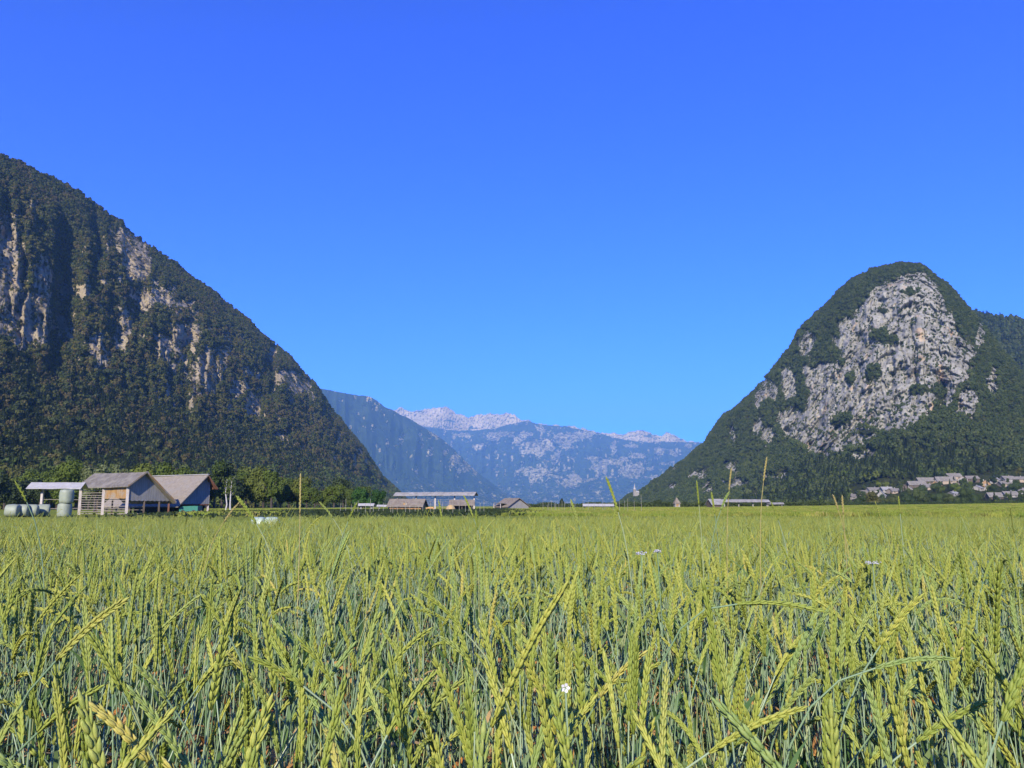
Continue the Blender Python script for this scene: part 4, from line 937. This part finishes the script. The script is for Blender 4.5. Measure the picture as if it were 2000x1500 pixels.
def ear_mb(er, L_, lod, seed, roll, w=1.0, green=1):
    rd = random.Random(seed); mb = MB(); n = max(8, int(L_ / (.0054 if lod < 2 else .011)))
    ax = Vector((math.cos(roll), math.sin(roll), 0))
    if lod < 2: mb.tube(er, [.0022] * (len(er) - 1) + [.0008], 4)
    for i in range(n):
        f = (i + .3) / n; p, t = sample(er, f); b = (ax - t * ax.dot(t)).normalized(); c3 = t.cross(b)
        sd = 1 if i % 2 else -1; fade = min(1, .55 + f * 3) * min(1, .45 + (1 - f) * 2.6)
        if lod < 2:
            for fl in (-1, 1) if lod == 0 else (0,):
                dd = t * 1.0 + b * sd * rd.uniform(.10, .24) + c3 * fl * .10
                c = p + b * sd * .0024 * w + c3 * fl * .0016 + t * .004
                grain(mb, c, dd, b, .0120 * (.8 + .2 * fade) * rd.uniform(.88, 1.12), .00178 * w * fade * rd.uniform(.85, 1.15), .00175 * w * fade, lod)
        else:
            grain(mb, p + b * sd * .003, t + b * sd * .3, b, .019, .0038 * fade, .0038 * fade, 1)
    p, t = sample(er, .999); grain(mb, p + t * .003, t, ax, .016, .0022, .0020, 0 if lod == 0 else 1)
    return mb
def leaf_mb(base, d, L_, w_, droop, seed, n=6, mb=None):
    mb = mb or MB(); vs = []; p = Vector(base); d = Vector(d).normalized(); side = d.cross(Vector((0, 0, 1)))
    side = side.normalized() if side.length > .01 else Vector((1, 0, 0)); tw = random.Random(seed).uniform(-1.2, 1.2)
    for i in range(n + 1):
        f = i / n; ww = w_ * (math.sin(math.pi * min(1, .28 + f * .72)) ** .8) if f < 1 else .0004
        s2 = Matrix.Rotation(tw * f, 3, d) @ side; vs += [p - s2 * ww, p + s2 * ww]
        d = (d + Vector((0, 0, -1)) * droop / n).normalized(); p = p + d * L_ / n
    return mb.add(vs, [(2*i, 2*i+1, 2*i+3, 2*i+2) for i in range(n)])
def stalk_parts(h, lean, L_, neck, lod, seed, roll, w=1.0, wob=.004):
    rd = random.Random(seed * 31 + 5); st, er = curve_pts(h, lean, L_, neck, 9 if lod < 2 else 4, 10 if lod < 2 else 4, wob, seed)
    sm = MB().tube(st, [.0020, .0020, .0020, .0019, .0019, .0018, .0017, .0015, .0013, .0011][:len(st)] if lod < 2 else .0021, 5 if lod == 0 else 3, 0, False)
    em = ear_mb(er, L_, lod, seed, roll, w)
    lv = MB(); dv = MB()
    for k, f in enumerate((.46 + rd.uniform(-.05, .05), .62 + rd.uniform(-.05, .08)) if lod < 2 else (.6,)):
        a = rd.random() * 6.28; p, t = sample(st, f)
        leaf_mb(p, Vector((math.cos(a) * .35, math.sin(a) * .35, 1)), rd.uniform(.16, .27), rd.uniform(.0045, .0075), rd.uniform(.6, 2.2), seed + k, 6 if lod == 0 else 3, lv)
    for k in range(3 if lod < 2 else 1):
        a = rd.random() * 6.28; p, t = sample(st, rd.uniform(.15, .6))
        leaf_mb(p, Vector((math.cos(a) * .5, math.sin(a) * .5, 1)), rd.uniform(.12, .25), rd.uniform(.003, .006), rd.uniform(1.2, 3.2), seed + 9 + k, 5 if lod == 0 else 3, dv)
    return sm, em, lv, dv
def merged(parts, mats, name):
    mb = MB()
    for i, p in enumerate(parts): mb.add(p.v, p.f, i)
    return mb.build(name, mats, None, True, link=False)
WM = [M['stem'], M['ear'], M['leaf'], M['dry']]
def params(rd, far=False):
    r_ = rd.random()
    lean = abs(rd.gauss(0, .055)); neck = rd.uniform(-.05, .3)
    if r_ > .60: lean = rd.uniform(.12, .26); neck = rd.uniform(.1, .6)
    if r_ > .90: lean = rd.uniform(.14, .30); neck = rd.uniform(.8, 1.7)
    if far:
        return dict(h=.96 - .12 * rd.random(), lean=abs(lean) + rd.uniform(.04, .16), L_=rd.uniform(.09, .14), neck=neck + rd.uniform(0, .6), roll=rd.random() * 3.14, w=rd.uniform(.9, 1.15))
    return dict(h=.99 - (.13 if rd.random() < .8 else .34) * rd.random(), lean=lean, L_=rd.uniform(.08, .145), neck=neck, roll=rd.random() * 3.14, w=rd.uniform(.9, 1.15))
rdp = random.Random(99)
PA = [params(rdp) for _ in range(24)]; PF = [params(rdp, True) for _ in range(24)]
def bare(i, lod):
    rd = random.Random(i * 7 + 1); st, er = curve_pts(rd.uniform(.66, .93), abs(rd.gauss(0, .045)), .05, 0, 8, 2, .006, i)
    sm = MB().tube(st, [.002] * 6 + [.0016, .0012, .0007], 5 if lod == 0 else 3, 0, False); lv = MB(); dv = MB()
    for k in range(1 + i % 2):
        a = rd.random() * 6.28; p, t = sample(st, rd.uniform(.4, .8)); leaf_mb(p, Vector((math.cos(a) * .25, math.sin(a) * .25, 1)), rd.uniform(.16, .30), rd.uniform(.004, .008), rd.uniform(.2, 1.6), i + k, 6, lv)
    for k in range(3 + i % 2):
        a = rd.random() * 6.28; p, t = sample(st, rd.uniform(.2, .75)); leaf_mb(p, Vector((math.cos(a) * .5, math.sin(a) * .5, 1)), rd.uniform(.10, .24), rd.uniform(.003, .0065), rd.uniform(.6, 3.4), i + 9 + k, 5, dv)
    return sm, MB(), lv, dv
bare_p = [merged(bare(i, 0), WM, 'p') for i in range(8)]
near_p = [merged(stalk_parts(lod=0, seed=i, **PA[i]), WM, 'p') for i in range(24)]
mid_p = [merged(stalk_parts(lod=1, seed=i, **(PA[i] if i % 3 == 0 else PF[i])), WM, 'p') for i in range(24)]
far_p = [merged(stalk_parts(lod=2, seed=i, **PF[i]), WM, 'p') for i in range(24)]
def field_h(x, y):      # relative crop height, gently uneven
    return 1.0 + .05 * fbm(x * .35, y * .35, 0, 3, 77) + .018 * vnoise(x * 1.7, y * 1.7, 0, 78)
def sector(r0, r1, dens, rg, half=R(37)):
    n = rg.poisson(half * (r1 ** 2 - r0 ** 2) * dens); r_ = np.sqrt(rg.random(n) * (r1 ** 2 - r0 ** 2) + r0 ** 2); a = rg.uniform(-half, half, n)
    return r_ * np.sin(a), r_ * np.cos(a), r_, a
def tufts(x, y, keep=.72, sc_=7.0, seed=5):
    return (vnoise(x * sc_, y * sc_, 0, seed) > -1 + 2 * (1 - keep) * .9) 
NEARR = 1.62
def add_field(name, protos, r0, r1, dens, seed, half=R(38)):
    rg = np.random.default_rng(seed); x, y, r_, a = sector(r0, r1, dens, rg, half)
    k = fbm(x * 3.1, y * 3.1, 0, 2, 41) > -.42; x, y, r_, a = x[k], y[k], r_[k], a[k]; n = len(x)
    edge = np.interp(np.degrees(a), [-40, -20, 0, 20, 40], [19, 18, 20, 24, 26]); edge = edge + 2.2 * fbm(a * 30, a * 0, 0, 4, 63) + rg.exponential(.8, n); k = r_ < edge; x, y, r_, a = x[k], y[k], r_[k], a[k]; n = len(x)
    s_ = field_h(x, y) * rg.normal(1, .035, n) * np.interp(r_, [3, 8, 20], [1, .975, .955]) * np.where((rg.random(n) < .012) & (r_ > 2.2), rg.uniform(1.07, 1.17, n), 1); z = ground_z(x, y)
    tl = .05 if protos == 0 else .13 if protos == 1 else .15
    rot = np.stack([rg.normal(0, tl, n), rg.normal(0, tl, n), rg.random(n) * 6.283], -1)
    return x, y, z, rot, s_, rg.integers(0, 24, n), protos
rgb_ = np.random.default_rng(55); bx_, by_, br_, ba_ = sector(.6, 8, 560, rgb_, R(60)); nb_ = len(bx_)
side_ = add_field('s', 0, .7, NEARR, 190, 4, R(80)); sk_ = np.abs(np.arctan2(side_[0], side_[1])) > R(36); side_ = tuple(v[sk_] for v in side_[:6]) + (0,)
parts_ = [side_, add_field('a', 0, NEARR, 4.5, 230, 1, R(70)), add_field('b', 1, 4.5, 10, 230, 2, R(50)), add_field('c', 2, 10, 27, 190, 3, R(44))]
pts_ = np.concatenate([np.stack([p[0], p[1], p[2]], -1) for p in parts_]); rot_ = np.concatenate([p[3] for p in parts_]); scl_ = np.concatenate([p[4] for p in parts_])
idx_ = np.concatenate([p[5] + 24 * p[6] for p in parts_])
pts_ = np.concatenate([pts_, np.stack([bx_, by_, ground_z(bx_, by_)], -1)]); rot_ = np.concatenate([rot_, np.stack([rgb_.normal(0, .05, nb_), rgb_.normal(0, .05, nb_), rgb_.random(nb_) * 6.283], -1)])
scl_ = np.concatenate([scl_, field_h(bx_, by_) * rgb_.normal(1, .05, nb_)]); idx_ = np.concatenate([idx_, 72 + rgb_.integers(0, 8, nb_)])
scatter('wheat_field', near_p + mid_p + far_p + bare_p, pts_, rot_, scl_, idx_, 'green spelt wheat crop filling the foreground and middle of the picture', 'wheat field')

# the next field, beyond the gap: rough standing crop in clumps
def clump(i):
    rd = random.Random(i + 400); mb = MB()
    for k in range(46):
        x, y = rd.gauss(0, .5), rd.gauss(0, .5); h = rd.uniform(.25, .5); dx, dy = rd.gauss(0, .12), rd.gauss(0, .12); w_ = rd.uniform(.02, .05)
        mb.add([(x - w_, y, 0), (x + w_, y + w_ * .6, 0), (x + dx + w_ * .6, y + dy, h), (x + dx - w_ * .3, y + dy, h * .96)], [(0, 1, 2, 3)])
    return mb.build('p', M['far_crop'], link=False)
M['far_crop'] = leafy('far_crop_green', [(0, (.13, .19, .02)), (.45, (.20, .25, .03)), (.8, (.27, .28, .045)), (1, (.34, .27, .09))], .8, .2)
rg = np.random.default_rng(9); n = 60000; rr_ = np.sqrt(rg.random(n) * (310 ** 2 - 105 ** 2) + 105 ** 2); aa_ = rg.uniform(azpx(380), azpx(2120), n)
azx_ = 1000 + FPX * math.cos(PITCH) * np.tan(aa_); k = ~((azx_ > 560) & (azx_ < 985) & (rr_ < 215)) & (rr_ < 300 + 8 * fbm(aa_ * 25, aa_ * 0, 0, 3, 5)); rr_, aa_ = rr_[k], aa_[k]; x, y = rr_ * np.sin(aa_), rr_ * np.cos(aa_); n = len(x)
bandn = fbm(x / 22, y / 9, 0, 3, 8); kk_ = bandn > -.35; x, y, bandn = x[kk_], y[kk_], bandn[kk_]; n = len(x)
scatter('far_crop', [clump(i) for i in range(5)], np.stack([x, y, ground_z(x, y) - .03], -1), rotz(n, rg, .03), rg.uniform(.7, 1.2, n) * (1 + .3 * bandn), rg.integers(0, 5, n), 'yellow green second crop field beyond the wheat, reaching to the barns and the hedge', 'crop')

# the nearest stalks, each a thing of its own
def link_mesh(nm, me, parent):
    o = bpy.data.objects.new(nm, me); col.objects.link(o); o.parent = parent; return o
near_parts = []
for i in range(24):
    s_, e_, l_, d_ = stalk_parts(lod=0, seed=i, **PA[i])
    near_parts.append([('stem', s_.mesh('stem', M['stem'])), ('ear', e_.mesh('ear', M['ear'], True)), ('leaf', l_.mesh('leaf', M['leaf'], True)), ('dry_leaf', d_.mesh('dry_leaf', M['dry'], True))])
rg = np.random.default_rng(21); x, y, r_, a = sector(.62, NEARR, 215, rg, R(36)); cnt = 0; NS = []
LAB = ['upright wheat stalk', 'leaning wheat stalk', 'bowed wheat stalk']
def place(x, y):
    c = 1000 + FPX * x / y
    col_ = ['at the left edge', 'below the dark grey barn', 'below the larger barn', 'below the long hayrack', 'below the lone field barn', 'below the white spire', 'below the low hayrack', 'below the village', 'at the right edge'][min(8, max(0, int(np.searchsorted([110, 300, 560, 900, 1120, 1340, 1600, 1860], c))))]
    return ('in the nearest row ' if y < 1.05 else 'in the second row ' if y < 1.32 else 'in the third row ') + col_
for i in range(len(x)):
    k = int(rg.integers(0, 24)); p = PA[k]; kind_ = 2 if p['neck'] > .85 else (1 if p['lean'] > .1 else 0)
    root = empty('wheat_stalk', (x[i], y[i], float(ground_z(x[i], y[i]))), 0, LAB[kind_] + ' ' + place(x[i], y[i]), 'wheat stalk', ['upright', 'leaning', 'nodding'][kind_] + ' wheat stalks nearest the camera')
    s_ = float(field_h(x[i], y[i])) * rg.normal(1, .035); root.scale = (s_,) * 3
    root.rotation_euler = (rg.normal(0, .05), rg.normal(0, .05), rg.random() * 6.283)
    for nm, me in near_parts[k]: link_mesh(nm, me, root)
    cnt += 1; NS.append((1000 + FPX * x[i] / y[i], kind_, root))
seen_ = {}
for px_, kd_, root in sorted(NS, key=lambda t: t[0]):
    pl_ = place(root.location.x, root.location.y); c_ = seen_.get((kd_, pl_), 0); seen_[(kd_, pl_)] = c_ + 1
    root['label'] = '%s, %s from left, %s' % (LAB[kd_], ORD[c_], pl_)

# tall ears that stand above the rest: (ear tip px,py, ear base px,py, distance, label, ripe)
HERO = [
 ((587, 931), (586, 1004), 2.6, 'straw yellow upright ear, the thickest one standing clear above the crop right of the barns', 1, .5),
 ((465, 973), (500, 1022), 2.7, 'green ear leaning left, its tip above the crop just right of the larger barn', 0, 1),
 ((464, 985), (437, 1020), 3.0, 'thin tan dry ear leaning right, beside the larger barn', 1, .6),
 ((1186, 937), (1207, 1000), 2.5, 'slim green ear leaning left high against the blue mountains', 0, .8),
 ((1116, 980), (1130, 1026), 3.0, 'short green ear leaning left below the small dark tree', 0, .8),
 ((1361, 944), (1365, 985), 3.0, 'slim upright pale ear above the crop left of the low hayrack', 0, .7),
 ((1428, 919), (1424, 958), 3.0, 'pale ear on a straight thin stem high before the right mountain, left of two', 1, .7),
 ((1497, 898), (1491, 942), 3.0, 'pale ear on a long thin stem, highest before the right mountain', 1, .6),
 ((1422, 964), (1408, 996), 3.0, 'short pale green ear leaning right before the low hayrack', 0, .9),
 ((1390, 966), (1396, 1004), 3.1, 'pale ear leaning left between the two tall ears and the low hayrack', 0, .8),
 ((1508, 985), (1520, 1016), 3.2, 'green ear leaning left at the right end of the low hayrack', 0, .7),
 ((1628, 970), (1637, 995), 3.3, 'short pale ear curving left before the left end of the village', 1, .7),
 ((1645, 972), (1647, 1004), 3.3, 'upright pale ear before the left end of the village', 1, .7),
 ((1755, 973), (1758, 1003), 3.6, 'single upright thin ear before the middle of the village', 0, .6),
 ((930, 1001), (932, 1035), 2.9, 'yellow green ear pointing up beside the right end of the long hayrack', 0, .8),
 ((908, 972), (925, 1012), 3.0, 'slim grey green ear leaning left in front of the long hayrack', 0, .7),
 ((34, 947), (52, 980), 2.2, 'green ear leaning left before the narrow hayrack at the left edge', 0, .8),
 ((627, 984), (650, 1012), 3.0, 'thin ear leaning left, just right of the tall straw yellow ear', 0, .7),
 ((695, 986), (680, 1018), 3.0, 'thin ear leaning right, left of the round rich green tree', 0, .7),
 ((830, 1160), (905, 1230), 1.35, 'green ear leaning left across the middle of the crop', 0, 1),
 ((1850, 1286), (1710, 1305), 1.15, 'long green ear lying almost level, pointing right', 0, 1.05),
 ((1795, 1168), (1720, 1260), 1.25, 'green ear leaning right in the right part of the crop', 0, 1),
 ((1925, 1372), (1790, 1450), 1.05, 'blue green ear leaning right at the bottom right corner', 0, 1.1),
 ((1600, 1192), (1440, 1180), 1.3, 'yellow green ear nodding right almost level', 0, .9),
 ((1560, 1385), (1385, 1470), 1.0, 'large ear arching right at the bottom, right of the centre', 0, 1.2),
 ((500, 1288), (592, 1340), 1.1, 'green ear leaning left with tip pointing at the left edge of the picture', 0, 1),
 ((590, 1254), (655, 1345), 1.1, 'bright green ear leaning left beside the level one', 0, 1),
 ((275, 1308), (325, 1365), 1.1, 'short tan green ear leaning left in the lower left', 0, 1),
 ((240, 1175), (110, 1290), 1.1, 'long green ear leaning right in the lower left', 0, 1.1),
 ((190, 1345), (75, 1430), 1.0, 'long dark green ear leaning right at the bottom left', 0, 1.1),
 ((1100, 1150), (960, 1420), .95, 'thick upright ear rising from the bottom centre', 0, 1.25),
 ((400, 1170), (440, 1230), 1.3, 'slim ear leaning left in the left part of the crop', 0, .9)]
for i, (tp, bs_, D_, lab, ripe, w_) in enumerate(HERO):
    T_ = at(*tp, D_); B_ = at(*bs_, D_ + .02); L_ = (T_ - B_).length; ax = (T_ - B_).normalized()
    root_xy = Vector((B_.x - ax.x * .16, B_.y + .03, 0)); gz = float(ground_z(root_xy.x, root_xy.y))
    # stem: bezier from the ground straight up, arriving in the ear's direction
    p0 = Vector((root_xy.x, root_xy.y, gz)); L1 = (B_ - p0).length; c1 = p0 + Vector((0, 0, L1 * .5)); c2 = B_ - ax * min(.22, L1 * .3)
    bz = lambda t: p0 * (1-t)**3 + c1 * 3*t*(1-t)**2 + c2 * 3*t*t*(1-t) + B_ * t**3
    st = [bz(k / 12) - p0 for k in range(13)]; er = [B_ - p0 + (T_ - B_) * (k / 10) + Vector((0, 0, math.sin(math.pi * k / 10) * L_ * .05)) for k in range(11)]
    root = empty('wheat_stalk', p0, 0, lab, 'wheat stalk', 'single ears standing out of the crop')
    MB().tube(st, [.0021 - .0008 * k / 12 for k in range(13)], 6, 0, False).build('stem', M['awn'] if ripe else M['stem'], root, True)
    rdh = random.Random(i); roll = rdh.choice((0, 0, 1.2)); ear_mb(er, L_, 0, 200 + i, roll, w_ * D_ ** .25 * (.8 if L_ < .09 else 1)).build('ear', M['awn'] if ripe else M['ear'], root, True)
    lm = MB(); p, t = sample(st, .55); leaf_mb(p, Vector((.2 * (-1) ** i, .2, 1)), .22, .006, 1.4, i, 6, lm); lm.build('leaf', M['leaf'], root, True)

# flowers in the crop
def flower(loc, r_, n, label, umbel=False):
    root = empty('white_flower', loc, 0, label, 'flower'); h = loc[2] - .35
    MB().tube([(0, 0, -.5), (.01, 0, -.25), (0, 0, 0)], .0012, 4).build('stem', M['stem'], root)
    if umbel:
        rd = random.Random(int(loc[0] * 100)); m_ = MB()
        for k in range(34):
            a = rd.random() * 6.28; q_ = r_ * rd.random() ** .5; c = Vector((q_ * math.cos(a), q_ * math.sin(a), -.0 - q_ * q_ * 3 + rd.uniform(0, .006)))
            m_.add([c + Vector((.0022 * math.cos(b), .0022 * math.sin(b), .001 * math.sin(2 * b))) for b in [j * 1.047 for j in range(6)]], [tuple(range(6))])
        m_.build('flower_head', M['petal'], root)
    else:
        for k in range(n):
            a = 6.283 * k / n; d = Vector((math.cos(a), -.4, math.sin(a))).normalized(); s_ = d.cross(Vector((0, -1, 0))).normalized()
            MB().add([d * .0008, d * r_ * .6 + s_ * r_ * .35, d * r_ + s_ * r_ * .12, d * r_ * .9, d * r_ - s_ * r_ * .12, d * r_ * .6 - s_ * r_ * .35], [(0, 1, 2, 3), (0, 3, 4, 5)]).build('petal', M['petal'], root)
flower(at(1104, 1343, .95), .0058, 5, 'small white five petalled flower low in the crop at the bottom centre')
flower(at(1252, 1083, 1.9), .012, 5, 'flat white umbel flower head in the crop below the wayside chapel, left of two', True)
flower(at(1284, 1079, 1.95), .009, 5, 'small white umbel flower head in the crop below the wayside chapel, right of two', True)
flower(at(1704, 1101, 1.9), .017, 5, 'wide white umbel flower head in the right part of the crop', True)

# ------------------------------------------------------------------ haze
m = bpy.data.materials.new('valley_air'); m.use_nodes = True; t = m.node_tree; t.nodes.clear()
out = t.nodes.new('ShaderNodeOutputMaterial'); pv = t.nodes.new('ShaderNodeVolumePrincipled')
pv.inputs['Density'].default_value = .00006; pv.inputs['Color'].default_value = (.27, .56, 1, 1); pv.inputs['Anisotropy'].default_value = 0
t.links.new(pv.outputs[0], out.inputs['Volume'])
hz = MB().box((0, 0, 1300), (46000, 46000, 2620)).build('haze', m); tag(hz, 'pale blue haze filling the valley air in front of the far mountains', 'haze', kind='stuff')
